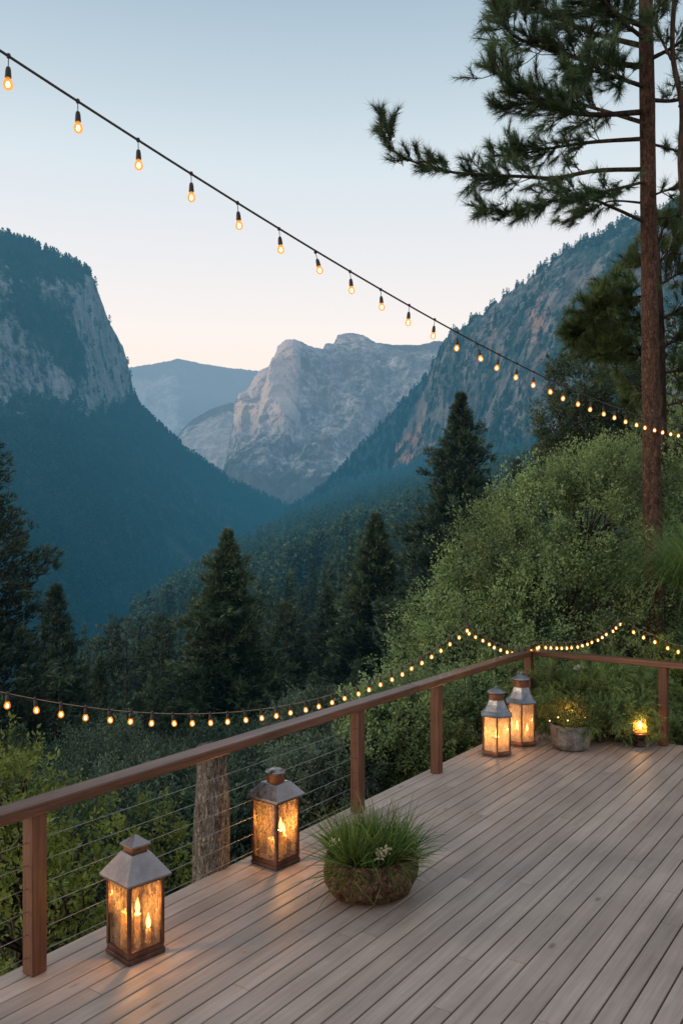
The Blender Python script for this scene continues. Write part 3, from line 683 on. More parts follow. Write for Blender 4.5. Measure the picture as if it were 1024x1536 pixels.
shrub('leafy_tree', 'dark leafy tree behind the overhead bulbs just left of the red trunk', [E(868, 580, 21, .75, .9), E(850, 640, 21, .8, .8), E(905, 640, 21.4, .95, .9), E(880, 700, 21, 1.2, .9), E(930, 600, 22, .8, .9), E(835, 690, 20.6, .5, .6)],
      M['shade_l'], BK, 108, clumps=1500, per=44, cr=.2, ll=.075, lw=.034, cat='tree', stems=12)
shrub('shrub', 'leafy green shrub outside the railing between its second and third posts', [E(600, 1085, 10.6, .75, .6), E(680, 1080, 11.4, .8, .6), E(560, 1130, 10.2, .5, .5), E(640, 1140, 10.6, .8, .5)], M['olive'], BK, 102, clumps=1300, per=46, cr=.13, ll=.05, lw=.024)
shrub('shrub', 'dark leafy shrub behind the two weathered lanterns', [E(740, 1050, 12, .8, .6), E(810, 1030, 12.4, .9, .6), E(760, 1100, 11.6, .6, .5)], M['olive'], BK, 103, clumps=900, per=46, cr=.14, ll=.05, lw=.024)
shrub('shrub', 'pale grey green bush beyond the deck edge by second lantern', [E(480, 1110, 11, .7, .6), E(500, 1175, 9.8, .55, .5), E(462, 1190, 10, .5, .5)], M['sage'], BK, 104, clumps=900, per=46, cr=.13, ll=.055, lw=.022)
shrub('shrub', 'sunlit yellow green bush at the left edge beneath the handrail', [E(10, 1195, 7.0, .42, .34), E(90, 1225, 7.2, .40, .22), E(20, 1300, 6.6, .42, .4), E(120, 1290, 7.0, .42, .3), E(-40, 1140, 7.6, .5, .45), E(215, 1260, 7.8, .36, .3), E(262, 1290, 7.9, .3, .26), E(60, 1400, 6.4, .5, .5), E(160, 1360, 7.2, .5, .4)], M['bright'], BK, 105, clumps=500, per=32, cr=.13, ll=.056, lw=.026, stems=14, fill=.5, updir=.7)
for k, (lab, el) in enumerate([
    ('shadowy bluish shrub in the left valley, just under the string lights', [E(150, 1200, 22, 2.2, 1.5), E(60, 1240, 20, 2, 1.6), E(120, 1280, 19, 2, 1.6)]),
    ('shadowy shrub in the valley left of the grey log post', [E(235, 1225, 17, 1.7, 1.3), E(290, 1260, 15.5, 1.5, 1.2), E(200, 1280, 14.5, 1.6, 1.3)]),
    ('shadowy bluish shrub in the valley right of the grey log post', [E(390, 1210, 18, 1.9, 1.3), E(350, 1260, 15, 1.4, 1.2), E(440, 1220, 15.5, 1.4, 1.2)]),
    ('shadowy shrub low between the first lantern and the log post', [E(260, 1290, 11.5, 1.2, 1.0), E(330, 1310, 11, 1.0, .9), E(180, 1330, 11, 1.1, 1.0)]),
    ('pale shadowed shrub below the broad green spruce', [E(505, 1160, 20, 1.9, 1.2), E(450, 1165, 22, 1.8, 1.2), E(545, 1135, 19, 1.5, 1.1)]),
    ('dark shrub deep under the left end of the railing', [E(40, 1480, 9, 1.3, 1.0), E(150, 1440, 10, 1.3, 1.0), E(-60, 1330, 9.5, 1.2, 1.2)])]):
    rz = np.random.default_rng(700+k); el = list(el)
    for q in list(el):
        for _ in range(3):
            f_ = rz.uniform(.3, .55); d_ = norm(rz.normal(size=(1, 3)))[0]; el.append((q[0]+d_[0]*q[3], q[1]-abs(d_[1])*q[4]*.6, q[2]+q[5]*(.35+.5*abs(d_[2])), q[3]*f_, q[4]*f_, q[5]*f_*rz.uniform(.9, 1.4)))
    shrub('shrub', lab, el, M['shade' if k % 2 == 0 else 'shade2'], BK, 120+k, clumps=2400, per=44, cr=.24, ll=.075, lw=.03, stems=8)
shrub('shrub', 'small leafy shrub lit yellow at the right edge beyond the right post', [E(1010, 1030, 10.9, .38, .3), E(1030, 1075, 10.4, .34, .3), E(1000, 1010, 11.6, .4, .4)], M['bright'], BK, 131, clumps=330, per=34, cr=.1, ll=.045, lw=.02)
shrub('shrub', 'leafy dark climber round the base of the red trunked pine', [E(945, 960, 12.6, .5, .55), E(975, 1000, 12, .5, .4), E(925, 1010, 12.2, .5, .4), E(1030, 800, 15, .9, 1.6), E(1020, 700, 17, 1.2, 1.3), E(1040, 620, 18, 1.2, 1.2)], M['olive'], BK, 132, clumps=900, per=40, cr=.14, ll=.05, lw=.022)

# ------------------------------------------------------------------ big pine with needle tufts
def needle_tufts(tips, dirs, n=52, ln=.18, back=.22, w=.007, seed=0):
    rng = np.random.default_rng(seed); tips = np.array(tips); dirs = norm(np.array(dirs)); m = len(tips)
    u = rng.uniform(0, 1, (m, n)) ** .8
    p = tips[:, None] - dirs[:, None]*(u*back)[..., None]
    d = dirs[:, None]*rng.uniform(.55, 1.3, (m, n, 1)) + norm(rng.normal(size=(m, n, 3)))*rng.uniform(.35, .85, (m, n, 1))
    L = ln*rng.uniform(.65, 1.15, (m, n))
    tt = np.clip(.35 + rng.normal(0, .16, (m, 1)) + .3*(1-u) + rng.normal(0, .1, (m, n)), 0, 1)
    v, f = leaf_tris(p.reshape(-1, 3), d.reshape(-1, 3), L.ravel(), w, rng)
    return v, f, np.repeat(tt.ravel(), 3)
def grow_limb(pts, rng, twig=.42, step=.11, start=.3, up=.45, sub=2, dens=1.0):
    """limb path -> tuft tips/dirs and twig paths"""
    path = spline(pts, 30); seg = np.linalg.norm(np.diff(path, axis=0), axis=1); L = seg.sum(); cum = np.concatenate([[0], np.cumsum(seg)])/L
    tips = []; dirs = []; twigs = []
    n = int(L*(1-start)/step*dens*1.55)
    for k in range(n):
        s = start + (1-start)*rng.uniform()**.8
        p = np.array([np.interp(s, cum, path[:, c]) for c in range(3)])
        q = np.array([np.interp(min(1, s+.05), cum, path[:, c]) for c in range(3)]); r = np.array([np.interp(max(0, s-.05), cum, path[:, c]) for c in range(3)])
        d = norm((q-r)[None])[0]
        sd = norm(np.cross(d, rng.normal(size=3))[None])[0]
        dr = norm((d*rng.uniform(.5, 1.1) + sd*rng.uniform(.4, 1.0) + np.array([0, 0, up*rng.uniform(-.35, 1.2)]))[None])[0]
        l = twig*rng.uniform(.4, 1.2)*(1.15-.5*s)
        e = p + dr*l; mid = p + dr*l*.5 + np.array([0, 0, -.08*l])
        twigs.append((p, mid, e))
        tips.append(e); dirs.append(e-mid)
        for _ in range(sub):
            a = rng.uniform(.35, .95); b0 = p + (e-p)*a; dd = norm((dr + norm(rng.normal(size=(1, 3)))[0]*.8 + np.array([0, 0, .3*up]))[None])[0]
            e2 = b0 + dd*l*rng.uniform(.25, .5); twigs.append((b0, (b0+e2)/2, e2)); tips.append(e2); dirs.append(dd)
    tips.append(path[-1]); dirs.append(path[-1]-path[-3])
    return path, tips, dirs, twigs
def pine(name, label, trunk, limbs, mat, bark, seed, r0, r1, ln=.17, cat='tree', n=54, sides=18, w=.007):
    rng = np.random.default_rng(seed); tr = spline(trunk, 40); base = tr[0].copy()
    t = thing(name, label, cat, tuple(base))
    b = MB(); rad = np.linspace(r0, r1, 40)
    b.add(*tube(tr-base, rad, sides, rough=.12, seed=seed, rfreq=5), sm=True); b.build('trunk', bark, t)
    tips = []; dirs = []
    for pts, lr, kw in limbs:
        path, tp, dr, tw = grow_limb(pts, rng, **kw)
        lb = MB(); lb.add(*tube(path-base, np.linspace(lr, lr*.2, len(path)), 7, rough=.1, seed=seed), sm=True)
        for q in tw: lb.add(*tube(np.array(q)-base, [.009, .006, .004], 4), sm=True)
        lb.build('branch', M['bark_dark'], t)
        tips += tp; dirs += dr
    v, f, tt = needle_tufts(np.array(tips)-base, dirs, n=n, ln=ln, seed=seed, w=w)
    b = MB(); b.add(v, f, tt); b.build('needles', mat, t)
    return t
ZT = 13.0
def W(*q): return [P(a, b, z) for a, b, z in q]
gz = float(ground_z(4.75, 13))
trunkpts = [np.array([4.80, 13.0, gz-.2])] + W((979, 850, 13), (975, 560, 13), (971, 250, 13), (968, 0, 13), (965, -200, 13.1))
limbs = [
    (W((968, 254, 13), (895, 256, 12.9), (832, 267, 12.7), (787, 265, 12.6), (719, 262, 12.5), (664, 256, 12.4), (614, 240, 12.3), (587, 222, 12.2), (581, 188, 12.2)), .036, dict(twig=.48, step=.075, start=.22, up=.6)),
    (W((967, 208, 13), (890, 213, 13.3), (827, 222, 13.5), (775, 232, 13.6), (735, 235, 13.7)), .035, dict(twig=.5, step=.06, start=.25, up=.5)),
    (W((966, 168, 13), (890, 172, 12.6), (830, 162, 12.4), (770, 130, 12.3), (735, 100, 12.2)), .045, dict(twig=.6, step=.045, start=.25, up=.6)),
    (W((967, 185, 13), (900, 165, 13.6), (840, 150, 13.9), (790, 155, 14), (745, 160, 14)), .035, dict(twig=.55, step=.055, start=.25, up=.5)),
    (W((966, 100, 13), (880, 90, 12.8), (810, 70, 12.6), (765, 50, 12.5), (745, 15, 12.5)), .045, dict(twig=.65, step=.045, start=.2, up=.6)),
    (W((966, 70, 13), (890, 50, 13.6), (820, 20, 13.9), (770, -10, 14)), .045, dict(twig=.65, step=.045, start=.2, up=.6)),
    (W((966, 40, 13), (900, 10, 12.4), (850, -30, 12.1), (800, -60, 12)), .045, dict(twig=.65, step=.05, start=.2, up=.6)),
    (W((966, 130, 13), (920, 115, 12.2), (880, 105, 11.7), (850, 110, 11.4)), .035, dict(twig=.5, step=.05, start=.25, up=.5)),
    (W((968, 60, 13), (930, 30, 12.3), (905, 0, 12), (880, -40, 11.8)), .035, dict(twig=.6, step=.05, start=.2, up=.5)),
    (W((972, 90, 13), (1010, 70, 12.6), (1050, 40, 12.4), (1090, 20, 12.3)), .035, dict(twig=.6, step=.05, start=.2, up=.5)),
    (W((972, 150, 13), (1015, 150, 13.4), (1060, 130, 13.6), (1100, 120, 13.7)), .035, dict(twig=.55, step=.06, start=.2, up=.4)),
    (W((972, 20, 13), (1010, -10, 13.5), (1060, -30, 13.8), (1090, -50, 14)), .035, dict(twig=.6, step=.05, start=.2, up=.5)),
    (W((972, 215, 13), (1010, 225, 13.3), (1050, 240, 13.5)), .025, dict(twig=.45, step=.09, start=.25, up=.3)),
    (W((970, 335, 13), (920, 312, 12.7), (877, 297, 12.5), (820, 303, 12.4), (770, 318, 12.3), (725, 312, 12.2)), .028, dict(twig=.36, step=.085, start=.25, up=.1)),
    (W((970, 305, 13), (915, 302, 13.3), (880, 318, 13.5), (850, 332, 13.6)), .02, dict(twig=.36, step=.10, start=.22, up=.1)),
    (W((969, 272, 13), (915, 285, 12.4), (870, 292, 12.1), (825, 285, 11.9)), .025, dict(twig=.4, step=.10, start=.22, up=.2)),
    (W((973, 330, 13), (1005, 325, 13.2), (1050, 318, 13.4)), .022, dict(twig=.4, step=.1, start=.3, up=.3)),
    (W((973, 295, 13), (1000, 285, 12.6), (1045, 270, 12.3)), .022, dict(twig=.4, step=.1, start=.3, up=.3)),
]
pine('pine_tree', 'tall red trunked pine at right with a long branch reaching left into the sky', trunkpts, limbs, M['needle'], M['bark_red'], 201, .158, .09)
# dark slender trunk hanging in from the right edge
pine('pine_tree', 'thin dark curved pine stem at the top right frame edge', [np.array([P(1060, 900, 12)[0], 12.0, float(ground_z(6.2, 12))])] + W((1058, 560, 12), (1030, 340, 12), (1020, 250, 12), (1022, 160, 12), (1008, 80, 12), (1012, -20, 12.1), (1022, -120, 12.2)),
     [(W((1018, 160, 12), (1035, 120, 12.1), (1060, 90, 12.2)), .02, dict(twig=.4, step=.08, start=.2)), (W((1006, 90, 12), (985, 40, 11.9), (990, -10, 11.8)), .02, dict(twig=.4, step=.07, start=.2)),
      (W((1016, 230, 12), (1040, 200, 12.1), (1065, 190, 12.1)), .02, dict(twig=.4, step=.08, start=.2))], M['needle'], M['bark_dark'], 205, .055, .03, sides=8)
# shorter pine behind the red trunk, its boughs show either side at mid height
def bough(x0, y0, x1, y1, dz=0.0, z0=15.0):
    return (W((x0, y0, z0), ((x0+x1)/2, (y0+y1)/2 - 4, z0+dz*.5), (x1, y1, z0+dz)), .025, dict(twig=.6, step=.045, start=.15, up=.6))
pine('pine_tree', 'young pine behind the red trunk with boughs at mid height', [np.array([P(992, 700, 15)[0], 15.0, float(ground_z(5.6, 15))])] + W((992, 700, 15), (990, 500, 15), (985, 380, 15), (983, 345, 15)),
     [bough(988, 420, 905, 455, .5), bough(988, 470, 858, 500, -.4), bough(988, 440, 890, 405+60, -.8), bough(990, 500, 870, 520, .6), bough(990, 540, 900, 530, -.6), bough(985, 400, 1020, 360), bough(985, 430, 1050, 400, .5), bough(990, 480, 1060, 450, -.5), bough(990, 520, 1070, 500), bough(990, 560, 1060, 560, .5), bough(986, 400, 945, 395, .6), bough(985, 370, 1000, 330), bough(990, 610, 1070, 600, -.4), bough(990, 570, 940, 600, .6)],
     M['needle_y'], M['bark_dark'], 206, .11, .03, ln=.2, sides=8, n=60, w=.009)

# ------------------------------------------------------------------ grasses
def blades(n, rad, hgt, spread, seed, w=.006, segs=4, droop=.8, base=None, up=1.0):
    rng = np.random.default_rng(seed)
    a = rng.uniform(0, 2*PI, n); r = rad*np.sqrt(rng.uniform(0, 1, n))
    b = np.stack([r*np.cos(a), r*np.sin(a), np.zeros(n)], -1) if base is None else base
    lean = spread*(r/rad if base is None else 1)*rng.uniform(.5, 1.2, n) + rng.normal(0, .12, n)
    az = a + rng.normal(0, .35, n); out = np.stack([np.cos(az), np.sin(az), np.zeros(n)], -1)
    L = hgt*rng.uniform(.55, 1.1, n); side = np.stack([-np.sin(az), np.cos(az), np.zeros(n)], -1)
    V = []; s = np.linspace(0, 1, segs+1)
    th = lean[:, None] + droop*rng.uniform(.4, 1.2, n)[:, None]*s[None]**1.5          # angle from vertical
    dx = np.cumsum(np.sin(th), 1)/segs; dz = np.cumsum(np.cos(th)*up, 1)/segs
    for k in range(segs+1):
        x = (dx[:, k-1] if k else 0*L)*L; z = (dz[:, k-1] if k else 0*L)*L
        c = b + out*x[:, None]; c[:, 2] += z
        ww = w*(1-.9*s[k])
        V += [c-side*ww/2, c+side*ww/2]
    V = np.stack(V, 1); m = 2*(segs+1)
    f = np.concatenate([np.stack([np.arange(n)*m+2*k, np.arange(n)*m+2*k+1, np.arange(n)*m+2*k+3, np.arange(n)*m+2*k+2], -1) for k in range(segs)])
    tt = np.clip(rng.normal(.5, .2, n)[:, None] + np.repeat(s, 2)[None]*.25-.1, 0, 1)
    return V.reshape(-1, 3), f, tt.ravel()
def wispy(name, label, c, rad, hgt, seed, n=26, mat=None, tl=.075, cat='shrub', z=None, reach=1.0):
    """arching thin stems closely set with short soft needles"""
    rng = np.random.default_rng(seed); c = np.array(c, float)
    t = thing(name, label, cat, tuple(c)); bs = MB(); tips = []; dirs = []
    for k in range(n):
        az = rng.uniform(0, 2*PI); L = hgt*rng.uniform(.7, 1.25); o = np.array([math.cos(az), math.sin(az), 0])
        r = rad*reach*rng.uniform(.35, 1.1)
        pts = spline([o*.04, o*r*.35 + np.array([0, 0, L*.6]), o*r*.75 + np.array([0, 0, L*.85]), o*r*1.1 + np.array([0, 0, L*rng.uniform(.45, .9)])], 22)
        bs.add(*tube(pts, np.linspace(.009, .0035, 22), 4), sm=True)
        for s in range(4, 22):
            for _ in range(3):
                d = norm((pts[s]-pts[s-1])[None])[0] + norm(rng.normal(size=(1, 3)))[0]*.9
                d = norm(d[None])[0]; e = pts[s] + d*rng.uniform(.05, .16); tips.append(e); dirs.append(d)
    bs.build('stem', M['twig_pale'], t)
    v, f, tt = needle_tufts(tips, dirs, n=16, ln=tl, back=.12, w=.006, seed=seed)
    b = MB(); b.add(v, f, tt); b.build('foliage', mat or M['wispy'], t)
    return t
wispy('juniper_shrub', 'wispy feathery shrub outside the right railing behind the grey pot', (P(868, 1120, 10.75)[0], 10.75, -.75), .95, 1.45, 301, n=130)
wispy('juniper_shrub', 'wispy feathery shrub between the corner post and the grey pot, outside the rail', (P(826, 1120, 11.0)[0], 11.0, -.75), .6, 1.25, 304, n=70)
wispy('juniper_shrub', 'wispy feathery shrub beneath the right rail beside the right post', (P(938, 1120, 10.45)[0], 10.45, -.75), .75, 1.4, 302, n=90)
# drooping needle grass above the right rail
gb = P(1042, 880, 11.4); t = thing('grass_tree', 'drooping green needle leaved plant above right rail at frame edge', 'plant', (gb[0], gb[1], float(ground_z(gb[0], gb[1]))))
b = MB(); zt = gb[2]-t.location[2]
b.add(*tube(spline([(0, 0, 0), (.05, 0, zt*.5), (0, 0, zt+.1)], 10), np.linspace(.16, .1, 10), 10, rough=.1), sm=True); b.build('trunk', M['bark_dark'], t)
v, f, tt = blades(1500, .3, 1.35, 1.1, 303, w=.013, segs=7, droop=1.9); v = v + np.array([0, 0, zt])
b = MB(); b.add(v, f, tt); b.build('leaves', M['grass2'], t)

# ------------------------------------------------------------------ deck
def build_deck():
    rng = np.random.default_rng(5); b = MB(); pitch = .124; gap = .0095; t = .032
    v = -.12; k = 0
    def board(x0, x1, y0, y1, r):
        c = .004; y0 += rng.normal(0, .0006)
        prof = [(y0, -t), (y1, -t), (y1, -c), (y1-c, 0), (y0+c, 0), (y0, -c)]
        n = max(2, int((x1-x0)/1.0)); xs = np.linspace(x0, x1, n); dz = rng.normal(0, .0006)
        vv = [(x, y, z+dz) for x in xs for y, z in prof]; f = []
        for i in range(n-1):
            for j in range(6): m = (j+1) % 6; f.append((i*6+j, (i+1)*6+j, (i+1)*6+m, i*6+m))
        f += [tuple(range(5, -1, -1)), tuple(range((n-1)*6, n*6))]
        b.add(vv, [q[::-1] for q in f], np.full(len(vv), r))
    while v < 8.5:
        x1 = .13; first = True
        while x1 > -15:
            L = rng.uniform(3.2, 5.2) if not first else rng.uniform(1.2, 5.0)
            if k == 0: L = 16
            first = False
            x0 = max(x1-L, -15); r = rng.uniform()
            board(x0 + .002, x1 - .002, -(v+pitch-gap), -v, r); x1 = x0
            if x0 <= -15: break
        v += pitch; k += 1
    o = b.build('deck', M['deck'], loc=(CORNER[0], CORNER[1], 0), rotz=THETA)
    tag(o, kind='structure')
    # dark joists and fascia under the boards
    b = MB()
    for x in np.arange(-14.8, .1, .5): b.box(x, x+.045, -8.4, .06, -.20, -.034)
    b.box(-15, .10, .068, .10, -.22, -.036)
    b.box(.085, .115, -8.4, .066, -.22, -.036)
    b.box(-15, .06, -8.42, .05, -.24, -.225)  # underlay sheet added below the joists to keep the board gaps dark
    tag(b.build('deck_substructure', M['joist'], loc=(CORNER[0], CORNER[1], 0), rotz=THETA), kind='structure')
build_deck()

# ------------------------------------------------------------------ railing
def uloc(px):   # u of the spot on the railing line seen at px
    k = (px-512)/F; Z = (.69*4.78 + 1.72) / (.69 - k); return (Z - CORNER[1]) / .823
rail = thing('deck_railing', 'red brown timber railing with flat handrail round the deck edge', 'railing', (CORNER[0], CORNER[1], 0), THETA)
RH = .965
us = [uloc(54), uloc(537), uloc(655), 0.0, uloc(54)-2.6]
for i, u in enumerate(us):
    w = .048; b = MB(); b.box(-w, w, -w, w, .001, RH-.066, ch=.006, tint=random.random()); 
    b.build('post', M['post'], rail, (u, 0, 0))
b = MB(); b.box(-.048, .048, -.048, .048, .001, RH-.066, ch=.006, tint=.4); b.build('post', M['post'], rail, (0, -1.62, 0))
b = MB(); b.box(-.048, .048, -.048, .048, .001, RH-.066, ch=.006, tint=.7); b.build('post', M['post'], rail, (0, -4.2, 0))
b = MB(); b.box(-13, -2.9, -.07, .07, RH-.065, RH, ch=.008, tint=.3); b.box(-2.897, .07, -.07, .07, RH-.065, RH, ch=.008, tint=.7)
b.build('handrail', M['rail_x'], rail)
b = MB(); b.box(-.07, .07, -6.0, -.073, RH-.065, RH-.001, ch=.008, tint=.55); b.build('handrail', M['rail_y'], rail)
for k in range(6):
    z = .10 + k*.128; b = MB()
    u0, u1 = us[4], us[1]
    for a, c in ((us[4]-3, us[4]-.04), (us[4]+.04, us[0]-.04), (us[0]+.04, us[1]-.04)):
        q = spline([(a, 0, z), ((a+c)/2, 0, z-.008), (c, 0, z)], 8)
        b.add(*tube(q, .0024, 6), sm=True)
    b.build('cable', M['cable'], rail)
# weathered log post outside the deck
lp = P(316, 1300, 6.2); lz = float(ground_z(lp[0], lp[1]))
ly = (5.018 + 1.215*.235)/(.69 - (316-512)/F); lx = (316-512)/F*ly
t = MB(); zz = np.linspace(lz-.3, .885, 46) ; rngl = np.random.default_rng(8)
pts = np.stack([.012*np.sin(zz*2), .012*np.cos(zz*1.7), zz-lz], -1)
v, f = tube(pts, .118 + .012*np.cos(zz*3), 40, rough=.0)
ang = np.arctan2(v[:, 1], v[:, 0]); rad = 1 + .10*fbm(np.stack([np.cos(ang)*4, np.sin(ang)*4, v[:, 2]*1.3], -1), 5, .6, True)
v[:, :2] *= rad[:, None]
t.add(v, f, sm=True)
lo = t.build('log_post', M['bark_grey'], loc=(lx, ly, lz)); tag(lo, 'weathered grey log post with cracked bark outside the deck edge', 'post')

# ------------------------------------------------------------------ candles and lanterns
def add_light(name, loc, power, parent=None, r=.02, col=(1, .55, .2)):
    l = bpy.data.lights.new(name, 'POINT'); l.energy = power; l.color = col; l.shadow_soft_size = r
    o = bpy.data.objects.new(name, l); COL.objects.link(o); o.location = loc
    if parent is not None: o.parent = parent
    return o
def candle(label, x, y, z, r, h, lit=True, group=None, power=0):
    c = thing('candle', label, 'candle', (x, y, z), group=group)
    b = MB(); b.add(*lathe([(r*.98, 0), (r, .01), (r, h-.006), (r*.93, h), (r*.7, h-.004), (r*.2, h-.006)], 20), sm=True); b.build('wax', M['wax'], c)
    b = MB(); b.add(*tube([(0, 0, h-.008), (.001, 0, h+.006), (.002, 0, h+.014)], .0016, 6)); b.build('wick', M['wick'], c)
    if lit:
        b = MB(); b.add(*lathe([(.001, h+.005), (.010, h+.014), (.0145, h+.03), (.012, h+.052), (.006, h+.076), (.0005, h+.098)], 14), sm=True); b.build('flame', M['flame'], c)
        if power: add_light('candle_light', (0, 0, h+.035), power, c, .015)
    return c
def square_lantern(label, corner_px, corner_py, ang, s, zb, ze, zn, zc, zt, neck_r, round_cap, roof_mats):
    Z = F*CAM_H/(corner_py-HOR); X = (corner_px-512)/F*Z
    r = np.array([math.cos(ang), math.sin(ang)]); l = np.array([-math.sin(ang), math.cos(ang)])
    cx, cy = np.array([X, Z]) + s/2*(r+l)
    L = thing('lantern', label, 'lantern', (cx, cy, .001), ang)
    h = s/2; p = .011
    b = MB(); b.box(-h, h, -h, h, 0, zb*.55, ch=.004); b.box(-h+.006, h-.006, -h+.006, h-.006, zb*.55, zb, ch=.003); b.build('base', M['lan_frame'], L)
    for sx in (-1, 1):
        for sy in (-1, 1):
            b = MB(); x = sx*(h-.004-p); y = sy*(h-.004-p); b.box(x-p, x+p, y-p, y+p, zb, ze, ch=.002); b.build('corner_post', M['lan_frame'], L)
    for sg in (-1, 1):
        for z0, z1 in ((ze-.022, ze-.001), (zb+.001, zb+.014)):
            b = MB(); b.box(-h+.027, h-.027, sg*(h-.015)-.008, sg*(h-.015)+.008, z0, z1); b.build('frame_rail', M['lan_frame'], L)
            b = MB(); b.box(sg*(h-.015)-.008, sg*(h-.015)+.008, -h+.027, h-.027, z0, z1); b.build('frame_rail', M['lan_frame'], L)
    for sg in (-1, 1):
        b = MB(); b.box(-h+.026, h-.026, sg*(h-.015)-.0015, sg*(h-.015)+.0015, zb+.015, ze-.023); b.build('glass_pane', M['glass_streak'], L)
        b = MB(); b.box(sg*(h-.015)-.0015, sg*(h-.015)+.0015, -h+.026, h-.026, zb+.015, ze-.023); b.build('glass_pane', M['glass_streak'], L)
    e = h + .024
    def ringsq(a, z): return [(-a, -a, z), (a, -a, z), (a, a, z), (-a, a, z)]
    nr = neck_r
    v = ringsq(e, ze) + ringsq(e, ze+.012) + ringsq(e*.985, ze+.016) + ringsq(nr*1.12, zn) + ringsq(nr, zn+.004)
    f = [(3, 2, 1, 0)]
    for q in range(4):
        for j in range(4): k = (j+1) % 4; f.append((q*4+j, q*4+k, q*4+4+k, q*4+4+j))
    f.append((16, 17, 18, 19))
    b = MB(); b.add(v, f); b.build('roof', roof_mats[0], L)
    if round_cap:
        b = MB(); b.add(*lathe([(nr*.96, zn+.002), (nr*.96, zc)], 28), sm=False); b.build('neck', M['lan_copper'], L)
        b = MB(); b.add(*lathe([(nr*1.06, zc), (nr*1.08, zc+.012), (nr*1.0, zc+.018), (nr*.6, zt-.004), (.004, zt)], 28), sm=False); b.build('cap', roof_mats[1], L)
    else:
        b = MB(); b.box(-nr*.92, nr*.92, -nr*.92, nr*.92, zn+.004, zc, ch=.003); b.build('neck', M['lan_copper'], L)
        a = nr*1.18; v = ringsq(a, zc) + ringsq(a, zc+.010) + [(0, 0, zt)]
        f = [(3, 2, 1, 0)] + [(j, (j+1) % 4, 4+(j+1) % 4, 4+j) for j in range(4)] + [(4+j, 4+(j+1) % 4, 8) for j in range(4)]
        b = MB(); b.add(v, f); b.build('cap', roof_mats[1], L)
    return L, (cx, cy), r, l
L1, c1, r1, l1 = square_lantern('copper brown lantern with square pyramid cap nearest the left post', 193, 1452, math.radians(46), .25, .055, .455, .595, .635, .695, .055, False, (M['lan_roof'], M['lan_roof']))
L2, c2, r2, l2 = square_lantern('brown lantern with round capped neck between log post and grass bowl', 415, 1308, math.radians(52), .262, .05, .495, .60, .665, .70, .07, True, (M['lan_roof'], M['lan_roof']))
def inl(c, r, l, a, b): return float(c[0]+r[0]*a+l[0]*b), float(c[1]+r[1]*a+l[1]*b)
x, y = inl(c1, r1, l1, -.015, -.045); candle('slim lit candle in the square capped lantern', x, y, .056, .017, .19, True, power=15)
x, y = inl(c1, r1, l1, -.05, .02); candle('thick amber pillar candle in the square capped lantern', x, y, .056, .034, .20, False)
x, y = inl(c1, r1, l1, .055, -.05); candle('short stub candle at the right inside the square capped lantern', x, y, .056, .017, .08, True)
x, y = inl(c2, r2, l2, .0, -.05); candle('tall lit candle in the round capped lantern', x, y, .051, .02, .20, True, power=16)
x, y = inl(c2, r2, l2, .055, -.03); candle('shorter candle at the right in the round capped lantern', x, y, .051, .024, .14, True)
x, y = inl(c2, r2, l2, .0, .045); candle('squat candle at the back in the round capped lantern', x, y, .051, .026, .12, False)
def hex_lantern(label, px, py, R, ze, zn, zc, zt, rot, roof, neckm, sides=6, body=None):
    Z = F*CAM_H/(py-HOR); X = (px-512)/F*Z
    L = thing('lantern', label, 'lantern', (X, Z, .001), rot)
    ang = [i*2*PI/sides for i in range(sides)]
    b = MB(); b.add(*lathe([(R*.8, 0), (R*.8, .015), (R*1.02, .02), (R*1.04, .035), (R*1.0, .055), (R*.93, .06)], sides)); b.build('base', M['lan_rust'], L)
    for i in range(sides):
        a = ang[i]; x, y = R*.93*math.cos(a), R*.93*math.sin(a)
        b = MB(); b.add(*tube([(x, y, .058), (x, y, ze)], .009, 6)); b.build('corner_post', M['lan_rust'], L)
        a2 = ang[(i+1) % sides]; q = np.array([[R*.915*math.cos(a), R*.915*math.sin(a)], [R*.915*math.cos(a2), R*.915*math.sin(a2)]])
        m = q.mean(0); q = m + (q-m)*.93
        n = norm(m[None])[0]*.0015
        v = [(q[0, 0]+s*n[0], q[0, 1]+s*n[1], z) for s in (-1, 1) for z in (.061, ze-.004)] + [(q[1, 0]+s*n[0], q[1, 1]+s*n[1], z) for s in (-1, 1) for z in (.061, ze-.004)]
        b = MB(); b.add(v, [(0, 1, 5, 4), (2, 6, 7, 3), (0, 4, 6, 2), (1, 3, 7, 5), (0, 2, 3, 1), (4, 5, 7, 6)]); b.build('glass_pane', M['glass_frost'], L)
    nr = R*.5
    b = MB(); b.add(*lathe([(R*.9, ze-.002), (R*1.08, ze-.001), (R*1.1, ze+.012), (R*1.02, ze+.02), (R*.82, ze+.055), (R*.62, ze+(zn-ze)*.72), (nr*1.05, zn), (nr, zn+.002)], 6 if sides == 6 else sides)); b.build('roof', roof, L)
    b = MB(); b.add(*lathe([(nr*.98, zn), (nr*.94, zn+.01), (nr*.94, zc-.012), (nr*1.0, zc)], 24), sm=False); b.build('neck', neckm, L)
    zz = zc
    b = MB(); b.add(*lathe([(nr*1.16, zz+.001), (nr*1.18, zz+.012), (nr*.95, zz+.022), (nr*.5, zz+.045), (nr*.2, zz+.052), (nr*.2, zz+.058), (nr*.28, zz+.066), (nr*.24, zt-.012), (.003, zt)], 20), sm=True); b.build('finial', roof, L)
    # carrying ring and little latch
    b = MB(); aa = np.linspace(0, 2*PI, 17)
    b.add(*tube(np.stack([.0*aa + R*1.0, .02*np.cos(aa), ze*.45+.02*np.sin(aa)], -1), .0025, 5)); b.build('latch', M['lan_zinc'], L)
    return L, (X, Z)
L3, c3 = hex_lantern('weathered zinc roofed hexagonal lantern in front of its taller neighbour', 744, 1131, .175, .43, .60, .675, .755, math.radians(22), M['lan_zinc'], M['lan_rust'])
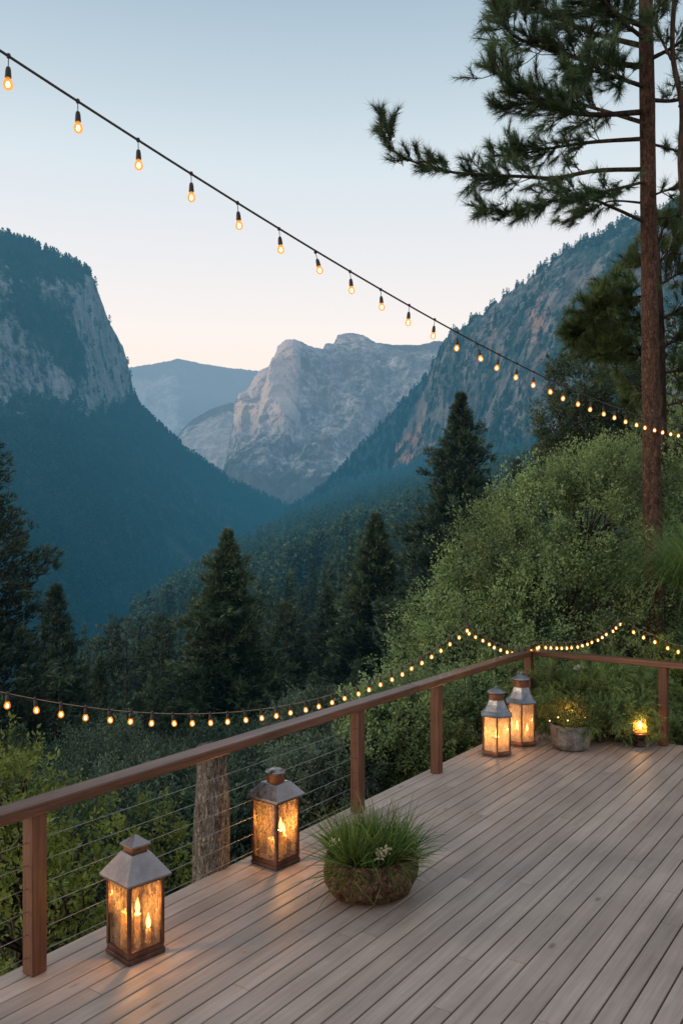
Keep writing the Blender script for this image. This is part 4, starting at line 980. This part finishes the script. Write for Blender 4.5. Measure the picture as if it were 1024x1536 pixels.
L4, c4 = hex_lantern('taller weathered lantern with rusty body standing against the corner post', 781, 1116, .18, .485, .66, .745, .835, math.radians(20), M['lan_zinc'], M['lan_rust'])
candle('lit pillar candle inside the front hexagonal lantern', c3[0], c3[1], .062, .035, .13, True, power=13)
candle('lit candle at the left inside the corner lantern', c4[0]-.05, c4[1]-.02, .062, .028, .12, True, power=8)
candle('lit candle at the right inside the corner lantern', c4[0]+.06, c4[1]-.03, .062, .025, .09, True)

# ------------------------------------------------------------------ pots
pc = (556, 1338); Z = F*CAM_H/(pc[1]-HOR); X = (pc[0]-512)/F*Z
pot = thing('potted_grass', 'rough brown wooden bowl overflowing with green grass in deck centre', 'potted plant', (X, Z, .001), .4)
v, f = lathe([(.02, 0), (.20, .0), (.275, .03), (.318, .10), (.328, .17), (.318, .24), (.306, .272), (.28, .276), (.27, .24), (.25, .2)], 56, cap1=False)
nz = fbm(v*np.array([4, 4, 6])+2, 4); sc = 1 + .10*nz + .05*np.sin(np.arctan2(v[:, 1], v[:, 0])*2+.6)
keep = v[:, 2] > .004; v2 = v.copy(); v2[:, :2] *= sc[:, None]; v2[keep, 2] += .018*fbm(v[keep]*3+7, 3)
b = MB(); b.add(v2, f, sm=True); b.build('bowl', M['bowl'], pot)
b = MB(); b.add(*lathe([(.27, .2), (.15, .225), (.02, .235)], 24), sm=True); b.build('soil', M['soil'], pot)
b = MB(); rg = np.random.default_rng(404)
for k in range(26):
    a = rg.uniform(0, 2*PI); rr = .22*math.sqrt(rg.uniform(0, 1)); ox, oy = rr*math.cos(a), rr*math.sin(a)
    v, f, tt = blades(int(rg.integers(34, 62)), .055, rg.uniform(.25, .42), rg.uniform(.55, 1.05), 420+k, w=.0135, segs=5, droop=rg.uniform(.35, 1.15))
    tl_ = rg.uniform(.5, 1.25)*rr/.22; ca, sa = math.cos(tl_), math.sin(tl_); ux, uy = math.cos(a + rg.normal(0, .4)), math.sin(a + rg.normal(0, .4))
    al = v[:, 0]*ux + v[:, 1]*uy; al2 = al*ca + v[:, 2]*sa; z2 = -al*sa + v[:, 2]*ca
    v = v + np.stack([(al2-al)*ux, (al2-al)*uy, z2 - v[:, 2]], -1); v += np.array([ox, oy, .215])
    b.add(v, f, tt)
v, f, tt = blades(200, .24, .40, 1.1, 402, w=.008, segs=6, droop=1.7); v[:, 2] += .235; b.add(v, f, tt)
b.build('grass', M['grass'], pot)
v, f, tt = blades(120, .22, .44, 1.0, 403, w=.010, segs=6, droop=1.5); v[:, 2] += .225
b = MB(); b.add(v, f, tt); b.build('dry_blades', M['drygrass'], pot)
# leaf tufts of light pushed into the grass
def fairy(parent, pts, r=.011):
    for q in pts:
        b = MB(); b.add(*lathe([(.001, -r), (r*.8, -r*.5), (r, 0), (r*.8, r*.5), (.001, r)], 10), sm=True); o = b.build('fairy_bulb', M['core_soft'], parent, q)
M['core_soft'] = m_emit('fairy_bulb_glow', (1, .62, .26), 4)
a0 = -.4
def rel(dx, dy, dz): return (dx*math.cos(a0)-dy*math.sin(a0), dx*math.sin(a0)+dy*math.cos(a0), dz)
M['petal'] = m_foliage('pale_petals', (.75, .62, .36), (.9, .82, .6), .35)
rp_ = np.random.default_rng(9)
for q in (rel(-.25, -.15, .385), rel(.085, -.27, .385), rel(.045, -.285, .355)):
    b = MB(); d = norm(rp_.normal(size=(26, 3)) + np.array([0, -.4, .5])); p0 = rp_.normal(0, .014, (26, 3)); v, f = leaf_quads(p0, d, .026, .014, rp_); b.add(v, f); b.build('flower', M['petal'], pot, q)
pc = (855, 1122); Z2 = F*CAM_H/(pc[1]-HOR); X2 = (pc[0]-512)/F*Z2
pot2 = thing('potted_plant', 'round grey stone pot with trailing plant near the corner', 'potted plant', (X2, Z2, .001))
v, f = lathe([(.02, 0), (.17, 0), (.2, .015), (.215, .08), (.225, .2), (.228, .265), (.222, .275), (.2, .275), (.195, .25)], 44, cap1=False)
v[:, :2] *= (1 + .02*fbm(v*9, 3))[:, None]
b = MB(); b.add(v, f, sm=True); b.build('pot', M['stone'], pot2)
b = MB(); b.add(*lathe([(.205, .235), (.1, .25), (.02, .255)], 20), sm=True); b.build('soil', M['soil'], pot2)
M['potleaf'] = m_foliage('pot_plant_leaves', (.05, .06, .015), (.22, .21, .055), .35, nscale=6, warm=(.3, .2, .03))
v, f, tt, c = leaf_cloud([(-.05, -.02, .40, .26, .24, .15), (.14, .0, .36, .22, .2, .14), (-.2, -.05, .36, .14, .14, .12)], 190, 26, .06, .032, .014, 410, .6)
b = MB(); b.add(v, f, tt); b.build('leaves', M['potleaf'], pot2)
v, f, tt = blades(150, .16, .36, .9, 411, w=.004, segs=5, droop=1.2); v[:, 2] += .24
b = MB(); b.add(v, f, tt); b.build('stems', M['wispy'], pot2)
fairy(pot2, [(-.19, -.2, .39), (-.09, -.22, .36), (.10, -.21, .39), (-.26, -.1, .33)], .008)
add_light('fairy_light', (-.05, -.16, .46), 1.6, pot2, .05)
# trailing twiggy plant on the boards right of the pot
wispy('trailing_plant', 'bare twiggy trailing plant spilling on boards right of stone pot', (X2+.42, Z2+.28, .002), .55, .42, 412, n=36, tl=.04)
wispy('trailing_plant', 'low feathery plant at the deck edge left of the glowing candle jar', (X2+.66, Z2+.30, .002), .38, .5, 413, n=34, tl=.045)
# candle jar
jz = 9.72; jx = (959-512)/F*jz
jar = thing('candle_holder', 'dark footed holder with glowing amber jar by the right post', 'candle holder', (jx, jz, .001))
b = MB(); b.add(*lathe([(.05, 0), (.075, .01), (.06, .03), (.035, .06), (.05, .09), (.10, .13), (.105, .15), (.09, .152), (.02, .145)], 24), sm=True); b.build('foot', M['lan_frame'], jar)
b = MB(); b.add(*lathe([(.055, .153), (.07, .165), (.074, .23), (.062, .29), (.052, .30)], 24, cap0=False, cap1=False), sm=True); b.build('glass_jar', M['glass_jar'], jar)
candle('lit candle inside the amber jar by the right post', jx, jz, .152, .03, .055, True, power=6)
# small pale garden lamp beyond the right rail
gl = P(868, 1002, 11.0); gz2 = float(ground_z(gl[0], gl[1]))
lamp = thing('garden_lamp', 'small pale dome lamp head just below the right handrail', 'lamp', (gl[0], gl[1], gz2))
b = MB(); b.add(*tube([(0, 0, 0), (0, 0, gl[2]-gz2)], .008, 8)); b.build('stake', M['socket'], lamp)
v, f = lathe([(.07, -.02), (.078, -.015), (.075, .005), (.055, .03), (.02, .042), (.003, .045)], 24); v[:, 2] += gl[2]-gz2
b = MB(); b.add(v, f, sm=True); b.build('lamp_head', M['white'], lamp)
# fallen leaf
q = P(363, 1429, F*CAM_H/(1429-HOR))
b = MB(); v = np.array([(0, 0, .004), (.014, .009, .010), (.03, 0, .005), (.014, -.009, .012)]); b.add(v, [(0, 1, 2), (0, 2, 3)])
M['leaf'] = m_foliage('fallen_leaf', (.7, .34, .06), (.85, .5, .12), .2)
tag(b.build('fallen_leaf', M['leaf'], loc=(q[0], q[1], 0), rotz=.5), 'tiny yellow fallen leaf on the boards right of the first lantern', 'leaf')

# ------------------------------------------------------------------ string lights
def bulb_parts():
    so = MB(); so.add(*lathe([(.006, 0), (.011, -.004), (.0145, -.02), (.0165, -.05), (.0165, -.058), (.012, -.06)], 12), sm=True)
    gl = MB(); gl.add(*lathe([(.012, -.060), (.017, -.068), (.0245, -.085), (.026, -.098), (.022, -.112), (.012, -.121), (.001, -.124)], 14, cap0=False), sm=True)
    co = MB(); co.add(*lathe([(.001, -.078), (.007, -.084), (.0105, -.096), (.007, -.106), (.001, -.110)], 10), sm=True)
    return so, gl, co
SO = {}
def string(label, pts, Z0, Z1, drop, wire, extend=(0, 0), bsc=1.0, group=None, deg=4, power=0):
    """pts: surveyed bulb directions, bulbs spaced evenly between distance Z0 and Z1"""
    n = len(pts); pts = np.array(pts, float)
    t = np.linspace(0, 1, n); A = P(pts[0, 0], pts[0, 1], Z0); B = P(pts[-1, 0], pts[-1, 1], Z1)
    XY = A[None]*(1-t[:, None]) + B[None]*t[:, None]
    zb = CAM_H - (pts[:, 1]-HOR)/F*XY[:, 1]
    co = np.polyfit(t, zb, min(deg, n-1)); zc = np.polyval(co, t)
    st = thing('string_light', label, 'string lights', tuple(A))
    te = np.linspace(-extend[0], 1+extend[1], 60); zz = np.polyval(co, np.clip(te, -.05, 1.05)); 
    cp = np.stack([A[0]+(B[0]-A[0])*te, A[1]+(B[1]-A[1])*te, zz + drop + .1*bsc], -1)
    b = MB(); b.add(*tube(cp-A, .0065 if wire is M['wire'] else .0035, 6), sm=True); b.build('cable', wire, st)
    key = (bsc, drop)
    rng = np.random.default_rng(n)
    for i in range(n):
        loc = (XY[i, 0]-A[0], XY[i, 1]-A[1], zc[i]-A[2] + .1*bsc)
        if key not in SO:
            so, gl, cr = bulb_parts()
            for m in (so, gl, cr): m.v = [q*bsc for q in m.v]
            if drop > 0: so.add(*tube([(0, 0, drop), (0, 0, -.002)], .0025, 5)); so.add(*lathe([(.008, drop-.008), (.012, drop), (.008, drop+.012)], 8))
            s = so.build('socket', M['socket'], st, loc); g = gl.build('bulb', M['bulb'], s); f = cr.build('filament', M['core'], s)
            SO[key] = (s, g, f)
        else:
            s = SO[key][0].copy(); COL.objects.link(s); s.parent = st; s.location = loc
            for ch in SO[key][1:]: c = ch.copy(); COL.objects.link(c); c.parent = s
        s.rotation_euler = (rng.normal(0, .10), rng.normal(0, .10), 0)
    return st
string('overhead string of hanging bulbs running from upper left sky to red trunk',
       [(13, 131), (115, 193), (209, 246), (290, 294), (361, 341), (425, 380), (484, 411), (533, 440), (579, 462), (617, 482), (657, 500), (693, 524), (722, 541), (752, 554), (780, 566), (805, 577), (828, 590), (854, 600), (875, 609), (895, 616), (912, 623), (929, 628), (946, 633), (962, 638), (976, 642), (987, 646), (998, 649), (1008, 652), (1018, 655)],
       4.0, 12.5, .05, M['wire'], (.12, .12), .9)
string('long low string of bulbs sagging above the front handrail',
       [(12, 1060), (53, 1067), (97, 1073), (133, 1078), (170, 1081), (205, 1084), (237, 1086), (268, 1087), (298, 1087), (325, 1086), (352, 1084), (378, 1081), (402, 1078), (425, 1075), (447, 1071), (468, 1066), (488, 1061), (507, 1054), (523, 1048), (540, 1042), (556, 1035), (572, 1028), (589, 1020), (605, 1013), (621, 1005), (637, 996), (652, 986), (664, 976), (676, 967), (688, 957), (700, 947)],
       5.6, 10.3, .004, M['wire_tan'], (.1, 0), .8)
string('short bulb string dipping from the black hook to the corner post',
       [(704, 951), (712, 957), (722, 962), (732, 967), (742, 972), (752, 976), (761, 979), (770, 980.5), (779, 981), (788, 980), (797, 977), (805, 973)], 10.3, 10.62, .003, M['wire_tan'], (.05, .02), .75)
string('bulb string rising from the corner post into the leafy shrub',
       [(808, 972), (815, 972), (823, 972.5), (832, 973), (840, 973), (848, 973), (856, 972.5), (864, 971), (872, 969.5), (880, 967), (888, 964.5), (896, 961), (904, 957), (911, 952.5), (918, 947.5), (924, 942.5), (930, 937.5)], 10.75, 12.3, .003, M['wire_tan'], (0, .1), .78)
string('short bulb string sloping down behind the right rail at the frame edge', [(948, 949), (968, 957), (983, 964), (1002, 973), (1018, 979)], 11.6, 10.9, .003, M['wire_tan'], (.1, .6), .9)
hk = P(700, 940, 10.3)
t = thing('hanging_hook', 'short black hook holding the bulb string among the shrub leaves', 'hook', tuple(hk))
b = MB(); b.add(*tube(spline([(0, 0, -.03), (.014, 0, -.035), (.02, 0, -.015), (.0, 0, .03), (0, 0, .11), (-.01, .02, .125), (-.02, .03, .09), (-.02, .03, -1.0), (-.02, .03, -3.2)], 40), np.linspace(.007, .004, 40), 8), sm=True); b.build('hook_rod', M['socket'], t)

# ------------------------------------------------------------------ sky, sun, camera
w = bpy.data.worlds.new('World'); SC.world = w; w.use_nodes = True
nt = w.node_tree; nt.nodes.clear(); N = nt.nodes.new; Lk = nt.links.new
SUN_EL = math.radians(9); SUN_AZ = math.radians(-105)      # azimuth measured from +Y towards +X
sky = N('ShaderNodeTexSky'); sky.sky_type = 'NISHITA'; sky.sun_disc = False; sky.sun_elevation = SUN_EL; sky.sun_rotation = SUN_AZ
tc = N('ShaderNodeTexCoord'); sx = N('ShaderNodeSeparateXYZ'); Lk(tc.outputs['Generated'], sx.inputs[0])
rp = N('ShaderNodeValToRGB'); Lk(sx.outputs['Z'], rp.inputs['Fac']); r = rp.color_ramp
stops = [(0.0, (.95, .72, .58)), (.14, (.99, .82, .70)), (.221, (.93, .86, .82)), (.30, (.81, .81, .83)), (.39, (.67, .755, .81)), (.458, (.52, .63, .705)), (.525, (.40, .52, .625)), (1.0, (.48, .57, .68))]
while len(r.elements) < len(stops): r.elements.new(.5)
for e, (p, c) in zip(r.elements, stops): e.position = p; e.color = (*c, 1)
# a little brighter towards the afterglow on the left
dt = N('ShaderNodeVectorMath'); dt.operation = 'DOT_PRODUCT'; Lk(tc.outputs['Generated'], dt.inputs[0]); dt.inputs[1].default_value = (math.sin(math.radians(-40)), math.cos(math.radians(-40)), 0)
mr = N('ShaderNodeMapRange'); Lk(dt.outputs['Value'], mr.inputs[0]); mr.inputs[1].default_value = -1; mr.inputs[2].default_value = 1; mr.inputs[3].default_value = .98; mr.inputs[4].default_value = 1.05
b1 = N('ShaderNodeBackground'); Lk(rp.outputs[0], b1.inputs[0]); Lk(mr.outputs[0], b1.inputs[1])
b2 = N('ShaderNodeBackground'); Lk(sky.outputs[0], b2.inputs[0]); b2.inputs[1].default_value = .008
ad = N('ShaderNodeAddShader'); Lk(b1.outputs[0], ad.inputs[0]); Lk(b2.outputs[0], ad.inputs[1])
wo = N('ShaderNodeOutputWorld'); Lk(ad.outputs[0], wo.inputs[0])
sl = bpy.data.lights.new('sun', 'SUN'); sl.energy = 1.5; sl.angle = math.radians(20); sl.color = (1, .76, .54)
so = bpy.data.objects.new('sun', sl); COL.objects.link(so)
dirv = Vector((math.sin(SUN_AZ)*math.cos(SUN_EL), math.cos(SUN_AZ)*math.cos(SUN_EL), math.sin(SUN_EL)))
so.rotation_euler = dirv.to_track_quat('Z', 'Y').to_euler()

cam = bpy.data.cameras.new('camera'); co = bpy.data.objects.new('camera', cam); COL.objects.link(co)
co.location = (0, 0, CAM_H); co.rotation_euler = (PI/2, 0, 0)
cam.sensor_fit = 'VERTICAL'; cam.sensor_height = 36; cam.lens = F/1536*36; cam.shift_y = (HOR-768)/1536
cam.clip_start = .1; cam.clip_end = 30000
cam.dof.use_dof = True; cam.dof.focus_distance = 7.5; cam.dof.aperture_fstop = 5.6
SC.camera = co
SC.view_settings.view_transform = 'Standard'; SC.view_settings.look = 'None'; SC.view_settings.exposure = 0
cy = SC.cycles; cy.use_denoising = True; cy.max_bounces = 7; cy.diffuse_bounces = 3; cy.glossy_bounces = 3; cy.transmission_bounces = 4; cy.transparent_max_bounces = 12
cy.sample_clamp_indirect = 4; cy.caustics_reflective = False; cy.caustics_refractive = False
SC.render.film_transparent = False
